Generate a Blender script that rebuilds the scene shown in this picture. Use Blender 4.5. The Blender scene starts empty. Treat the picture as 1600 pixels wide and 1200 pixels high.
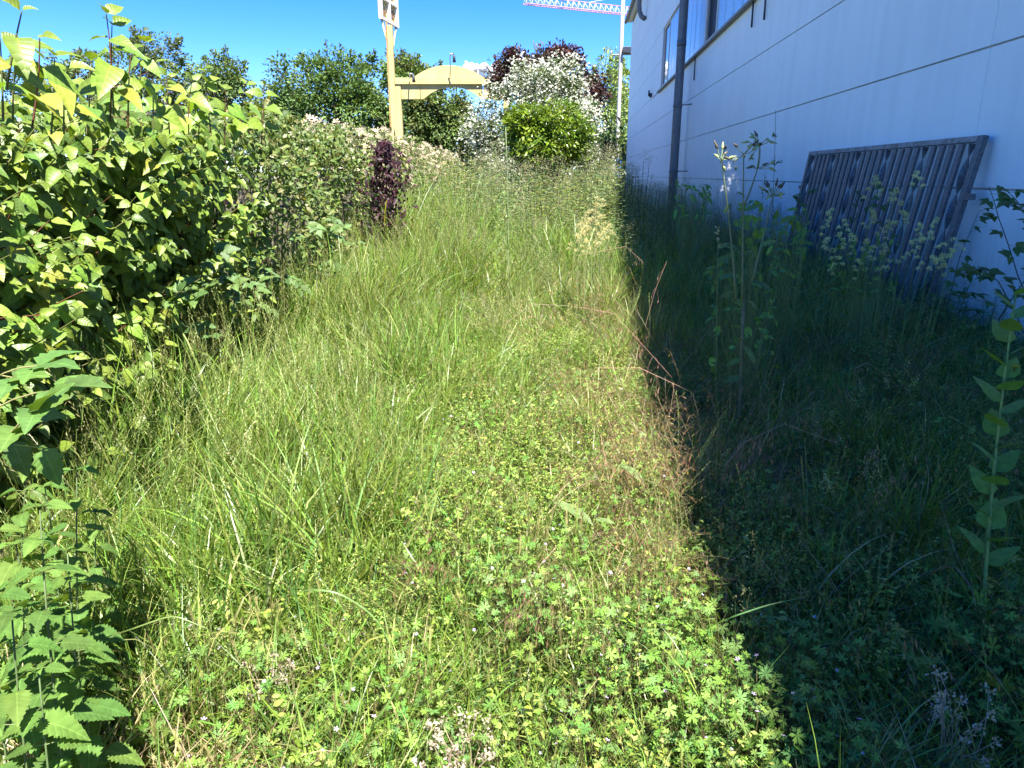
import bpy, math, random
import numpy as np
from mathutils import Vector, Matrix
R_ = math.radians
rng = np.random.default_rng(7)
random.seed(7)

# ------------------------------------------------------------------ camera, sky, sun, exposure
scene = bpy.context.scene
COL = scene.collection
CAM_H, FPX, PITCH = 1.6, 1110.0, R_(16.46)
cam_d = bpy.data.cameras.new('camera')
cam_d.sensor_width = 36.0
cam_d.lens = FPX / 1600.0 * 36.0
cam_d.clip_start = 0.05
cam_d.clip_end = 6000
cam = bpy.data.objects.new('camera', cam_d)
COL.objects.link(cam)
cam.location = (0, 0, CAM_H)
cam.rotation_euler = (R_(90) - PITCH, 0, 0)
scene.camera = cam

TH = R_(4.79)                      # heading of the hall wall, to the right of the view
AL = np.array([math.sin(TH), math.cos(TH), 0.0])
RT = np.array([math.cos(TH), -math.sin(TH), 0.0])
DW = 4.05                          # distance from the camera's line to the wall
SUN_PERP, SUN_ALONG = 0.241, -0.50  # sun direction per unit height: to the right, and from behind
sv = RT * SUN_PERP + AL * SUN_ALONG + np.array([0, 0, 1.0])
sv /= np.linalg.norm(sv)
SUN_EL = math.asin(sv[2]); SUN_AZ = math.atan2(sv[0], sv[1])   # azimuth clockwise from +Y
sd = bpy.data.lights.new('sun', 'SUN'); sd.energy = 5.0; sd.angle = R_(0.5); sd.color = (1.0, 0.955, 0.87)
sun = bpy.data.objects.new('sun', sd); COL.objects.link(sun)
sun.rotation_euler = Vector(sv).to_track_quat('Z', 'Y').to_euler()
world = bpy.data.worlds.new('World'); scene.world = world; world.use_nodes = True
wt = world.node_tree
sky = wt.nodes.new('ShaderNodeTexSky'); sky.sky_type = 'NISHITA'; sky.sun_disc = False
sky.sun_elevation = SUN_EL; sky.sun_rotation = SUN_AZ
sky.altitude = 300; sky.air_density = 0.7; sky.dust_density = 0.0; sky.ozone_density = 4.0
bg = wt.nodes['Background']; bg.inputs[1].default_value = 0.1
hsv = wt.nodes.new('ShaderNodeHueSaturation'); hsv.inputs['Saturation'].default_value = 1.36; hsv.inputs['Hue'].default_value = 0.517   # the deep clean blue of this sky, all round
wt.links.new(sky.outputs[0], hsv.inputs['Color']); wt.links.new(hsv.outputs[0], bg.inputs[0])
scene.view_settings.view_transform = 'Standard'
scene.view_settings.look = 'None'
scene.view_settings.gamma = 1.0
scene.view_settings.use_curve_mapping = False
scene.view_settings.exposure = 1.9
try:
    scene.cycles.max_bounces = 5; scene.cycles.diffuse_bounces = 4; scene.cycles.transmission_bounces = 3
    scene.cycles.glossy_bounces = 3; scene.cycles.transparent_max_bounces = 4
except Exception:
    pass

# ------------------------------------------------------------------ helpers
def W(s, l, z=0.0):
    """point at s metres along the wall's heading and l metres to its side"""
    p = AL * s + RT * l
    return np.array([p[0], p[1], z])

def P(px, py, Y):
    """point seen at a place of the photograph, at the given distance Y"""
    u = (px - 800) / FPX; v = (600 - py) / FPX
    t = Y / (math.cos(PITCH) + v * math.sin(PITCH))
    return np.array([u * t, Y, CAM_H + t * (-math.sin(PITCH) + v * math.cos(PITCH))])

def PZ(px, py, z):
    """point seen at a place of the photograph, at the given height above the ground"""
    u = (px - 800) / FPX; v = (600 - py) / FPX
    t = (z - CAM_H) / (-math.sin(PITCH) + v * math.cos(PITCH))
    return P(px, py, t * (math.cos(PITCH) + v * math.sin(PITCH)))

def tag(o, label=None, cat=None, group=None, kind=None):
    if label: o['label'] = label
    if cat: o['category'] = cat
    if group: o['group'] = group
    if kind: o['kind'] = kind
    return o

def empty(name, loc, label, cat, group=None):
    o = bpy.data.objects.new(name, None); COL.objects.link(o); o.location = tuple(loc)
    o.empty_display_size = 0.1
    return tag(o, label, cat, group)

class Acc:
    """collects triangles with a colour and a leaf coordinate per vertex"""
    def __init__(s): s.V = []; s.F = []; s.C = []; s.U = []; s.n = 0
    def add(s, V, F, C=(0.1, 0.15, 0.04), U=None):
        V = np.asarray(V, float).reshape(-1, 3); F = np.asarray(F, int)
        if F.ndim == 2 and F.shape[1] == 4: F = np.concatenate([F[:, [0, 1, 2]], F[:, [0, 2, 3]]])
        C = np.asarray(C, float)
        if C.ndim == 1: C = np.tile(C, (len(V), 1))
        if U is None: U = np.zeros((len(V), 2))
        s.V.append(V); s.F.append(F.reshape(-1, 3) + s.n); s.C.append(C); s.U.append(U); s.n += len(V)
    def mesh(s, name, mat, smooth=True, origin=None):
        V = np.concatenate(s.V); F = np.concatenate(s.F); C = np.concatenate(s.C); U = np.concatenate(s.U)
        if origin is not None: V = V - np.asarray(origin)
        me = bpy.data.meshes.new(name)
        me.vertices.add(len(V)); me.vertices.foreach_set('co', V.astype(np.float32).ravel())
        me.loops.add(F.size); me.loops.foreach_set('vertex_index', F.astype(np.int32).ravel())
        me.polygons.add(len(F)); me.polygons.foreach_set('loop_start', np.arange(0, F.size, 3, dtype=np.int32))
        me.polygons.foreach_set('loop_total', np.full(len(F), 3, dtype=np.int32))
        me.polygons.foreach_set('use_smooth', np.full(len(F), smooth))
        a = me.attributes.new('Col', 'FLOAT_COLOR', 'POINT')
        a.data.foreach_set('color', np.concatenate([C, np.ones((len(C), 1))], 1).astype(np.float32).ravel())
        a = me.attributes.new('LUV', 'FLOAT2', 'POINT'); a.data.foreach_set('vector', U.astype(np.float32).ravel())
        me.update(calc_edges=True)
        if mat: me.materials.append(mat)
        return me
    def build(s, name, mat, parent=None, smooth=True, origin=None):
        if origin is None and parent is not None: origin = parent.matrix_basis.translation
        me = s.mesh(name, mat, smooth, origin)
        o = bpy.data.objects.new(name, me); COL.objects.link(o)
        if parent is not None: o.parent = parent
        elif origin is not None: o.location = tuple(origin)
        return o

def box_vf(lo, hi):
    x0, y0, z0 = lo; x1, y1, z1 = hi
    V = np.array([[x0,y0,z0],[x1,y0,z0],[x1,y1,z0],[x0,y1,z0],[x0,y0,z1],[x1,y0,z1],[x1,y1,z1],[x0,y1,z1]])
    F = np.array([[0,3,2,1],[4,5,6,7],[0,1,5,4],[1,2,6,5],[2,3,7,6],[3,0,4,7]])
    return V, F

def add_box(acc, lo, hi, C=(.5,.5,.5), wallspace=False):
    V, F = box_vf(lo, hi)
    if wallspace: V = np.array([W(a, b, c) for a, b, c in V]); F = F[:, ::-1]
    acc.add(V, F, C)

def bevel(o, w=0.004, seg=1):
    m = o.modifiers.new('bevel', 'BEVEL'); m.width = w; m.segments = seg; m.limit_method = 'ANGLE'
    return o

def tube(acc, pts, rad, n=6, C=(.1,.12,.04), cap=True):
    pts = np.asarray(pts, float); m = len(pts)
    rad = np.broadcast_to(np.asarray(rad, float), (m,))
    tan = np.gradient(pts, axis=0); tan /= np.linalg.norm(tan, axis=1)[:, None] + 1e-9
    ref = np.array([0.3, 0.2, 1.0]) if abs(tan[:, 2]).mean() < .8 else np.array([1.0, 0.25, 0.1])
    a = np.cross(tan, ref); a /= np.linalg.norm(a, axis=1)[:, None] + 1e-9
    b = np.cross(tan, a)
    ph = np.arange(n) * 2 * np.pi / n
    V = pts[:, None] + rad[:, None, None] * (np.cos(ph)[None, :, None] * a[:, None] + np.sin(ph)[None, :, None] * b[:, None])
    i = np.arange(m - 1)[:, None] * n + np.arange(n)[None]; j = np.arange(m - 1)[:, None] * n + (np.arange(n)[None] + 1) % n
    F = np.stack([i, j, j + n, i + n], -1).reshape(-1, 4)
    F = np.concatenate([F[:, [0, 1, 2]], F[:, [0, 2, 3]]])
    V = V.reshape(-1, 3)
    if cap:
        k = len(V); V = np.concatenate([V, pts[[0, -1]]])
        q = np.arange(n); q1 = (q + 1) % n
        F = np.concatenate([F, np.stack([np.full(n, k), q1, q], 1), np.stack([np.full(n, k + 1), (m - 1) * n + q, (m - 1) * n + q1], 1)])
    acc.add(V, F, C)

def curve_pts(p0, p1, bow=(0, 0, 0), n=7):
    t = np.linspace(0, 1, n)[:, None]
    return (1 - t) * np.asarray(p0) + t * np.asarray(p1) + 4 * t * (1 - t) * np.asarray(bow, float)

def norm(v): return v / (np.linalg.norm(v, axis=-1, keepdims=True) + 1e-9)

def frames(X, up):
    """rotation matrices whose columns are the leaf's axis, its side and its face"""
    X = norm(np.asarray(X, float)); up = np.broadcast_to(np.asarray(up, float), X.shape)
    Y = norm(np.cross(up, X)); Z = np.cross(X, Y)
    return np.stack([X, Y, Z], -1)

def stamp(acc, T, M, pos, scale, col):
    """stamps a leaf template (V, F, U) once for every row of M / pos / scale / col"""
    V, F, U = T; n = len(pos)
    scale = np.broadcast_to(np.asarray(scale, float), (n,)); col = np.broadcast_to(np.asarray(col, float), (n, 3))
    VV = np.einsum('nij,vj->nvi', M, V) * scale[:, None, None] + np.asarray(pos)[:, None]
    FF = (F[None] + (np.arange(n) * len(V))[:, None, None]).reshape(-1, 3)
    acc.add(VV.reshape(-1, 3), FF, np.repeat(col, len(V), 0), np.tile(U, (n, 1)))

def leaf_grid(Wd, rows, prof, fold=.25, droop=.25, serr=0.0, wave=0.0, sd=0):
    """leaf of length 1 along +X, folded on its midrib; U is (across, along)"""
    r = np.random.default_rng(sd)
    t = np.linspace(0, 1, rows + 1); V = []; U = []
    for i, a in enumerate(t):
        w = Wd / 2 * prof(a)
        if serr and 0 < i < rows: w *= (1 + serr) if i % 2 else (1 - serr)
        ed = a + (serr * .09 if i % 2 == 0 else -serr * .02)
        z = -droop * a * a
        for sgn in (-1, 0, 1):
            zz = z + abs(sgn) * fold * w + (wave * r.uniform(-1, 1) * w if sgn else 0)
            V.append(((ed if sgn else a), sgn * w, zz)); U.append((sgn * w * 2 / Wd, a))
    F = []
    for i in range(rows):
        for k in (0, 1):
            q = i * 3 + k; F += [(q, q + 3, q + 4), (q, q + 4, q + 1)]
    return np.array(V), np.array(F), np.array(U)

def fan(pts, z=0.0, cup=0.0):
    V = [(0, 0, z)] + [(x, y, z + cup * (x * x + y * y)) for x, y in pts]
    F = [(0, i, i + 1) for i in range(1, len(pts))]
    V = np.array(V, float)
    return V, np.array(F), V[:, :2].copy()

def merge(Ts):
    V = []; F = []; U = []; n = 0
    for v, f, u in Ts: V.append(v); F.append(f + n); U.append(u); n += len(v)
    return np.concatenate(V), np.concatenate(F), np.concatenate(U)

ovate = lambda t: (math.sin(math.pi * min(1, t ** .62)) ** .8 * (1 - .18 * t) if 0 < t < 1 else 0.02)
ellip = lambda t: (math.sin(math.pi * t) ** .7 if 0 < t < 1 else 0.03)
lance = lambda t: (math.sin(math.pi * t ** .75) ** .9 if 0 < t < 1 else 0.03)
LEAF_DOG = [leaf_grid(.70, 7, ovate, f, d, 0, .12, k) for k, (f, d) in enumerate([(.25, .3), (.5, .2), (.12, .45), (.35, .6), (-.1, .25), (.6, .35)])]
LEAF_NET = [leaf_grid(.66, 20, ovate, f, d, .13, .06, k) for k, (f, d) in enumerate([(.15, .3), (.3, .5), (.1, .15)])]
LEAF_BRA = [leaf_grid(.66, 10, ovate, f, d, .12, .12, k) for k, (f, d) in enumerate([(.15, .2), (.35, .3), (.0, .4)])]
LEAF_LAU = leaf_grid(.36, 4, ellip, .2, .15)
LEAF_SIMPLE = leaf_grid(.5, 3, ellip, .25, .3)
LEAF_LANCE = leaf_grid(.2, 4, lance, .3, .5)
LEAF_TREE = (np.array([(0, 0, 0), (.5, -.28, .08), (1, 0, -.1), (.5, .28, .08)]), np.array([(0, 1, 2), (0, 2, 3)]), np.array([(0, 0), (-1, .5), (0, 1), (1, .5)], float))
SEED = (np.array([(0, 0, 0), (.5, -.16, 0), (1, 0, 0), (.5, .16, 0), (.5, 0, -.16), (.5, 0, .16)]),
        np.array([(0, 1, 2), (0, 2, 3), (0, 4, 2), (0, 2, 5)]), np.zeros((6, 2)))

def palm_leaf(lobes=6, spread=250, deep=.32, sd=0):
    r = np.random.default_rng(sd); Ts = []
    for a in np.linspace(-spread / 2, spread / 2, lobes):
        h = spread / lobes * .52; L = 1 - .25 * abs(a) / 130 + r.uniform(-.06, .06)
        pr = [(deep * .8, -h), (.66, -h * .78), (.84, -h * .62), (.66, -h * .3), (.97, -h * .12), (1.0, h * .12), (.66, h * .3), (.84, h * .62), (.66, h * .78), (deep * .8, h)]
        Ts.append(fan([(L * q * math.cos(R_(a + w)), L * q * math.sin(R_(a + w))) for q, w in pr], 0, r.uniform(-.1, .3)))
    return merge(Ts)
PALM = [palm_leaf(6, 260, .3, 1), palm_leaf(7, 280, .25, 2), palm_leaf(5, 230, .35, 3)]

def flower_t(n=5, w=.5):
    Ts = []
    for k in range(n):
        a = 2 * math.pi * k / n
        c, s = math.cos(a), math.sin(a)
        q = [(.25, -.12), (.85, -w * .5), (1, 0), (.85, w * .5), (.25, .12)]
        Ts.append(fan([(c * x - s * y, s * x + c * y) for x, y in q], 0, .2))
    return merge(Ts)
FLOWER = flower_t()

def blades(acc, base, az, lean, curv, L, w, seg, col, col2=None, twist=None, prof='blade', kink=None):
    """curved grass blades; returns tips' paths (N, seg+1, 3)"""
    N = len(base); z = lambda a: np.broadcast_to(np.asarray(a, float), (N,))
    az, lean, curv, L, w = map(z, (az, lean, curv, L, w))
    t = np.linspace(0, 1, seg + 1)
    th = lean[:, None] + curv[:, None] * t[None] ** 1.6
    if kink is not None: th = th + z(kink)[:, None] * (t[None] > .55)
    d = np.stack([np.sin(th) * np.cos(az)[:, None], np.sin(th) * np.sin(az)[:, None], np.cos(th)], -1)
    mid = (d[:, 1:] + d[:, :-1]) / 2
    pts = np.concatenate([np.zeros((N, 1, 3)), np.cumsum(mid, 1)], 1) * (L / seg)[:, None, None] + base[:, None]
    tw = az + (z(0) if twist is None else twist)
    side = np.stack([-np.sin(tw), np.cos(tw), np.zeros(N)], -1)
    pr = (np.minimum(1, .7 + t) * (1 - t ** 2.2) + .02) if prof == 'blade' else (1 - .5 * t)
    off = side[:, None] * (w[:, None] * pr[None])[..., None] / 2
    V = np.stack([pts - off, pts + off], 2).reshape(N, -1, 3)
    q = np.arange(seg) * 2
    F = np.concatenate([np.stack([q, q + 1, q + 3], 1), np.stack([q, q + 3, q + 2], 1)])
    FF = (F[None] + (np.arange(N) * 2 * (seg + 1))[:, None, None]).reshape(-1, 3)
    col = np.broadcast_to(np.asarray(col, float), (N, 3))
    c2 = col if col2 is None else np.broadcast_to(np.asarray(col2, float), (N, 3))
    tt = np.repeat(t, 2)[None, :, None]
    C = col[:, None] * (1 - tt) + c2[:, None] * tt
    U = np.stack([np.tile([-1., 1.], seg + 1), np.repeat(t, 2)], 1)
    acc.add(V.reshape(-1, 3), FF, C.reshape(-1, 3), np.tile(U, (N, 1)))
    return pts

# ------------------------------------------------------------------ materials
def new_mat(name):
    m = bpy.data.materials.new(name); m.use_nodes = True; nt = m.node_tree
    return m, nt, nt.nodes['Principled BSDF'], nt.nodes['Material Output']

def N(nt, kind, **kw):
    n = nt.nodes.new(kind)
    for k, v in kw.items(): setattr(n, k, v)
    return n

def mathn(nt, op, a, b=None, c=None):
    n = N(nt, 'ShaderNodeMath', operation=op)
    for i, x in enumerate((a, b, c)):
        if x is None: continue
        if isinstance(x, (int, float)): n.inputs[i].default_value = x
        else: nt.links.new(x, n.inputs[i])
    return n.outputs[0]

def leaf_mat(name, rough=.5, trans=.32, spec=.35, veins=None, hue=.02, val=.3, tint=(1.35, 1.25, .35), mottle=60.0):
    m, nt, bs, out = new_mat(name); L = nt.links.new
    at = N(nt, 'ShaderNodeAttribute', attribute_name='Col')
    oi = N(nt, 'ShaderNodeObjectInfo')
    hs = N(nt, 'ShaderNodeHueSaturation')
    L(at.outputs['Color'], hs.inputs['Color'])
    L(mathn(nt, 'MULTIPLY_ADD', oi.outputs['Random'], hue * 2, .5 - hue), hs.inputs['Hue'])
    geo = N(nt, 'ShaderNodeNewGeometry')
    nz = N(nt, 'ShaderNodeTexNoise'); nz.inputs['Scale'].default_value = mottle; nz.inputs['Detail'].default_value = 0
    L(geo.outputs['Position'], nz.inputs['Vector'])
    rv = mathn(nt, 'MULTIPLY_ADD', oi.outputs['Random'], val, 1 - val / 2)
    nv = mathn(nt, 'MULTIPLY_ADD', nz.outputs['Fac'], .5, .75)
    v = mathn(nt, 'MULTIPLY', rv, nv)
    if veins:
        lu = N(nt, 'ShaderNodeAttribute', attribute_name='LUV')
        sp = N(nt, 'ShaderNodeSeparateXYZ'); L(lu.outputs['Vector'], sp.inputs[0])
        ax = mathn(nt, 'ABSOLUTE', sp.outputs[0])
        ph = mathn(nt, 'SUBTRACT', mathn(nt, 'MULTIPLY', sp.outputs[1], veins), mathn(nt, 'MULTIPLY', ax, veins * .22))
        s = mathn(nt, 'ABSOLUTE', mathn(nt, 'SINE', mathn(nt, 'MULTIPLY', ph, math.pi)))
        vein = mathn(nt, 'LESS_THAN', s, .16)
        mid = mathn(nt, 'LESS_THAN', ax, .05)
        vm = mathn(nt, 'MAXIMUM', mathn(nt, 'MULTIPLY', vein, .45), mid)
        v = mathn(nt, 'MULTIPLY', v, mathn(nt, 'MULTIPLY_ADD', vm, .35, 1.0))
        bp = N(nt, 'ShaderNodeBump'); bp.inputs['Strength'].default_value = .55; bp.inputs['Distance'].default_value = .0015
        L(mathn(nt, 'POWER', s, .5), bp.inputs['Height']); L(bp.outputs[0], bs.inputs['Normal'])
    L(v, hs.inputs['Value'])
    L(hs.outputs[0], bs.inputs['Base Color'])
    bs.inputs['Roughness'].default_value = rough
    bs.inputs['Specular IOR Level'].default_value = spec
    if trans > 0:
        tr = N(nt, 'ShaderNodeBsdfTranslucent')
        mx = N(nt, 'ShaderNodeMix', data_type='RGBA', blend_type='MULTIPLY'); mx.inputs[0].default_value = 1
        L(hs.outputs[0], mx.inputs['A']); mx.inputs['B'].default_value = (*tint, 1)
        L(mx.outputs['Result'], tr.inputs['Color'])
        sh = N(nt, 'ShaderNodeMixShader'); sh.inputs[0].default_value = trans
        L(bs.outputs[0], sh.inputs[1]); L(tr.outputs[0], sh.inputs[2]); L(sh.outputs[0], out.inputs['Surface'])
    return m

def surf_mat(name, col, col2=None, rough=.6, metal=0, scale=5, detail=5, stretch=(1, 1, 1), lo=.35, hi=.65, bump=0, bscale=40, spec=.4, coords='Object'):
    m, nt, bs, out = new_mat(name); L = nt.links.new
    tc = N(nt, 'ShaderNodeTexCoord'); mp = N(nt, 'ShaderNodeMapping'); mp.inputs['Scale'].default_value = stretch
    L(tc.outputs[coords], mp.inputs[0])
    nz = N(nt, 'ShaderNodeTexNoise'); nz.inputs['Scale'].default_value = scale; nz.inputs['Detail'].default_value = detail
    L(mp.outputs[0], nz.inputs['Vector'])
    cr = N(nt, 'ShaderNodeValToRGB'); cr.color_ramp.elements[0].position = lo; cr.color_ramp.elements[1].position = hi
    cr.color_ramp.elements[0].color = (*col, 1); cr.color_ramp.elements[1].color = (*(col2 or col), 1)
    L(nz.outputs['Fac'], cr.inputs[0]); L(cr.outputs[0], bs.inputs['Base Color'])
    bs.inputs['Roughness'].default_value = rough; bs.inputs['Metallic'].default_value = metal; bs.inputs['Specular IOR Level'].default_value = spec
    if bump:
        n2 = N(nt, 'ShaderNodeTexNoise'); n2.inputs['Scale'].default_value = bscale; n2.inputs['Detail'].default_value = 4
        L(tc.outputs[coords], n2.inputs['Vector'])
        bp = N(nt, 'ShaderNodeBump'); bp.inputs['Strength'].default_value = bump; bp.inputs['Distance'].default_value = .01
        L(n2.outputs['Fac'], bp.inputs['Height']); L(bp.outputs[0], bs.inputs['Normal'])
    return m

M_grass = leaf_mat('grass_blades', .38, .38, .5, hue=.022, val=.75)
M_herb = leaf_mat('herb_leaves', .55, .3, .3, hue=.018, val=.35)
M_dog = leaf_mat('dogwood_leaf', .42, .3, .45, veins=6, hue=.015, val=.4)
M_net = leaf_mat('nettle_leaf', .65, .35, .15, veins=7, hue=.01, val=.25)
M_bra = leaf_mat('bramble_leaf', .5, .28, .35, veins=8, hue=.012, val=.3)
M_tree = leaf_mat('tree_leaf', .5, .25, .3, hue=.012, val=.0, mottle=3.0)
M_laurel = leaf_mat('laurel_leaf', .28, .3, .5, hue=.01, val=.3, mottle=8)
M_petal = leaf_mat('petal', .6, .25, .2, hue=.01, val=.1, tint=(1, 1, 1))
M_stem = leaf_mat('stem', .6, 0, .3, hue=.01, val=.2)
M_bark = surf_mat('bark', (.10, .075, .05), (.19, .15, .11), .85, scale=14, stretch=(1, 1, .3), bump=.6)
M_soil = surf_mat('soil', (.035, .028, .016), (.10, .085, .04), .95, scale=9, detail=8, bump=.8, bscale=60)

# wall: white render, faint rain streaks and algae
def wall_mat():
    m, nt, bs, out = new_mat('painted_wall'); L = nt.links.new
    geo = N(nt, 'ShaderNodeNewGeometry')
    rot = N(nt, 'ShaderNodeVectorRotate', rotation_type='Z_AXIS'); rot.inputs['Angle'].default_value = TH
    L(geo.outputs['Position'], rot.inputs['Vector'])
    def noise(sc, sx, sy, sz, det=4):
        mp = N(nt, 'ShaderNodeMapping'); mp.inputs['Scale'].default_value = (sx, sy, sz); L(rot.outputs[0], mp.inputs[0])
        n = N(nt, 'ShaderNodeTexNoise'); n.inputs['Scale'].default_value = sc; n.inputs['Detail'].default_value = det
        L(mp.outputs[0], n.inputs['Vector']); return n.outputs['Fac']
    st = noise(3.0, 1, 1, .06); bl = noise(.6, 1, 1, 1, 6); fi = noise(14, 1, 1, .15)
    a = mathn(nt, 'ADD', mathn(nt, 'MULTIPLY', st, .5), mathn(nt, 'ADD', mathn(nt, 'MULTIPLY', bl, .35), mathn(nt, 'MULTIPLY', fi, .15)))
    cr = N(nt, 'ShaderNodeValToRGB'); e = cr.color_ramp.elements
    e[0].position = .34; e[0].color = (.75, .81, .77, 1); e[1].position = .56; e[1].color = (.82, .88, .84, 1)
    L(a, cr.inputs[0])
    sp = N(nt, 'ShaderNodeSeparateXYZ'); L(geo.outputs['Position'], sp.inputs[0])
    hi = mathn(nt, 'MULTIPLY', mathn(nt, 'MULTIPLY', mathn(nt, 'SUBTRACT', 1.5, sp.outputs[2]), .8), fi)
    hi = mathn(nt, 'MINIMUM', mathn(nt, 'MAXIMUM', hi, 0.0), .55)
    mx = N(nt, 'ShaderNodeMix', data_type='RGBA'); L(hi, mx.inputs[0]); L(cr.outputs[0], mx.inputs['A']); mx.inputs['B'].default_value = (.35, .37, .28, 1)
    L(mx.outputs['Result'], bs.inputs['Base Color']); bs.inputs['Roughness'].default_value = .65
    bp = N(nt, 'ShaderNodeBump'); bp.inputs['Strength'].default_value = .15; bp.inputs['Distance'].default_value = .003
    L(fi, bp.inputs['Height']); L(bp.outputs[0], bs.inputs['Normal'])
    return m
M_wall = wall_mat()
M_joint = surf_mat('joint_sealant', (.30, .32, .27), (.45, .46, .41), .9, scale=6)
M_sill = surf_mat('sill_metal', (.14, .125, .10), (.26, .23, .19), .55, metal=.3, scale=20)
M_frame = surf_mat('window_frame', (.55, .52, .45), (.68, .65, .58), .5, scale=12)
M_channel = surf_mat('channel_glass', (.30, .42, .50), (.33, .45, .53), .25, scale=.5, spec=.8)
M_pane = surf_mat('window_pane', (.02, .025, .03), (.03, .035, .04), .05, spec=1.0)
M_pipe = surf_mat('weathered_zinc', (.13, .14, .145), (.19, .20, .205), .5, metal=.3, scale=30, stretch=(1, 1, .2))
M_gutter = surf_mat('gutter_metal', (.13, .13, .125), (.21, .21, .20), .5, metal=.4, scale=8)
M_roof = surf_mat('roof_sheet', (.22, .22, .21), (.28, .28, .27), .7)
M_galv = surf_mat('galvanised_steel', (.09, .10, .105), (.17, .18, .185), .5, metal=.35, scale=35, detail=6, bump=.08, bscale=90)
M_rust = surf_mat('rusty_rail', (.17, .11, .07), (.34, .32, .29), .65, metal=.2, scale=12, lo=.3, hi=.55)
M_yellow = surf_mat('faded_yellow_paint', (.47, .385, .15), (.52, .44, .19), .6, scale=2.5, stretch=(1, 1, .3), bump=.05)
M_orange = surf_mat('rust_stained_paint', (.30, .16, .05), (.44, .33, .13), .7, scale=6, stretch=(1, 1, .2))
M_brown = surf_mat('rust_brown', (.22, .12, .06), (.36, .22, .12), .8, scale=10)
M_white = surf_mat('white_paint', (.72, .72, .70), (.80, .80, .79), .5)
M_conc = surf_mat('weathered_concrete', (.38, .36, .33), (.50, .48, .44), .8, scale=8)
M_green = surf_mat('green_paint', (.30, .60, .30), (.34, .65, .34), .5)
M_blue = surf_mat('blue_plastic', (.02, .15, .55), (.03, .18, .6), .4)
M_dark = surf_mat('dark_lamp', (.03, .035, .05), (.05, .055, .07), .4)
M_crane = surf_mat('crane_red', (.45, .20, .19), (.52, .26, .25), .5, scale=.2)
M_cranew = surf_mat('crane_white', (.75, .75, .75), (.8, .8, .8), .5)
M_cloud = surf_mat('cloud_white', (.85, .85, .86), (.9, .9, .9), 1.0, spec=0)

# ------------------------------------------------------------------ ground
acc = Acc()
def gz(x, y): return .03 * np.sin(x * 1.9 + .7) * np.sin(y * 1.3) + .02 * np.sin(x * 4.1 + y * 3.3)
xs = np.concatenate([[-400, -150, -60, -20, -8], np.linspace(-5, 8, 66), [14, 30, 80, 200, 500]])
ys = np.concatenate([[-200, -60, -20, -6], np.linspace(-3, 26, 117), [32, 42, 60, 90, 150, 300, 900, 2500]])
gx, gy = np.meshgrid(xs, ys)
inn = (np.abs(gx - 1.5) < 7) & (gy > -3) & (gy < 26)
zz = np.where(inn, gz(gx, gy), 0)
V = np.stack([gx, gy, zz], -1).reshape(-1, 3); nx = len(xs)
q = (np.arange(len(ys) - 1)[:, None] * nx + np.arange(nx - 1)[None]).ravel()
acc.add(V, np.stack([q, q + 1, q + nx + 1, q + nx], 1))
tag(acc.build('ground', M_soil), kind='structure')

# ------------------------------------------------------------------ the hall
hall = empty('industrial_hall', W(0, DW, 0), 'long white industrial hall with concrete panel wall, window band and grey gutter', 'building')
S0, S1 = -16.0, 59.0
PH = 1.345                                   # height of one panel course
Z0 = CAM_H - .035 * DW - PH                  # joint heights
zj = [Z0 - PH * .9] + [Z0 + PH * k for k in range(0, 12)]
EAVE = 12.55
joints = [b for b in zj if b < EAVE]
sj = [-16, -4.0, 8.0, 16.0, 28.16, 41.0, 50.0, 59.0]
WIN_S0, WIN_S1 = 5.0, 37.4
WZ0, WZ1 = CAM_H + .955 * DW, CAM_H + 1.66 * DW
# inner core, so that the joints have a back
a = Acc(); add_box(a, (S0, DW + .035, -.5), (S1, DW + .3, WZ0 - .1), wallspace=True)
add_box(a, (S0, DW + .035, WZ1 + .1), (S1, DW + .3, EAVE), wallspace=True)
add_box(a, (S0, DW + .035, WZ0 - .1), (WIN_S0, DW + .3, WZ1 + .1), wallspace=True)
add_box(a, (WIN_S1, DW + .035, WZ0 - .1), (S1, DW + .3, WZ1 + .1), wallspace=True)
a.build('wall_core', M_joint, hall, smooth=False)
def panel(s0, s1, z0, z1, vj0=.006, vj1=.006):
    a = Acc(); add_box(a, (s0 + vj0, DW, z0 + .009), (s1 - vj1, DW + .12, z1 - .009), (.8, .8, .8), wallspace=True)
    o = a.build('panel', M_wall, hall, smooth=False)
    bevel(o, .012, 2); return o
courses = [(-.35, Z0)] + [(Z0 + PH * k, min(Z0 + PH * (k + 1), EAVE)) for k in range(9) if Z0 + PH * k < EAVE - .3]
for z0, z1 in courses:
    for s0, s1 in zip(sj[:-1], sj[1:]):
        if z1 <= WZ0 + .25 or z0 >= WZ1 - .25 or s1 <= WIN_S0 or s0 >= WIN_S1:
            # trim the course that meets the sill or the head of the windows
            if s1 > WIN_S0 and s0 < WIN_S1 and z0 < WZ0 < z1 + .3: z1b = min(z1, WZ0 - .02)
            else: z1b = z1
            panel(s0, s1, z0, z1b)
        else:
            if s0 < WIN_S0: panel(s0, WIN_S0 - .02, z0, z1)
            if s1 > WIN_S1: panel(WIN_S1 + .02, s1, z0, z1)
            a0, a1 = max(s0, WIN_S0), min(s1, WIN_S1)
            if z0 < WZ0 - .1: panel(a0, a1, z0, WZ0 - .02)
            if z1 > WZ1 + .1: panel(a0, a1, WZ1 + .02, z1)
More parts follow.
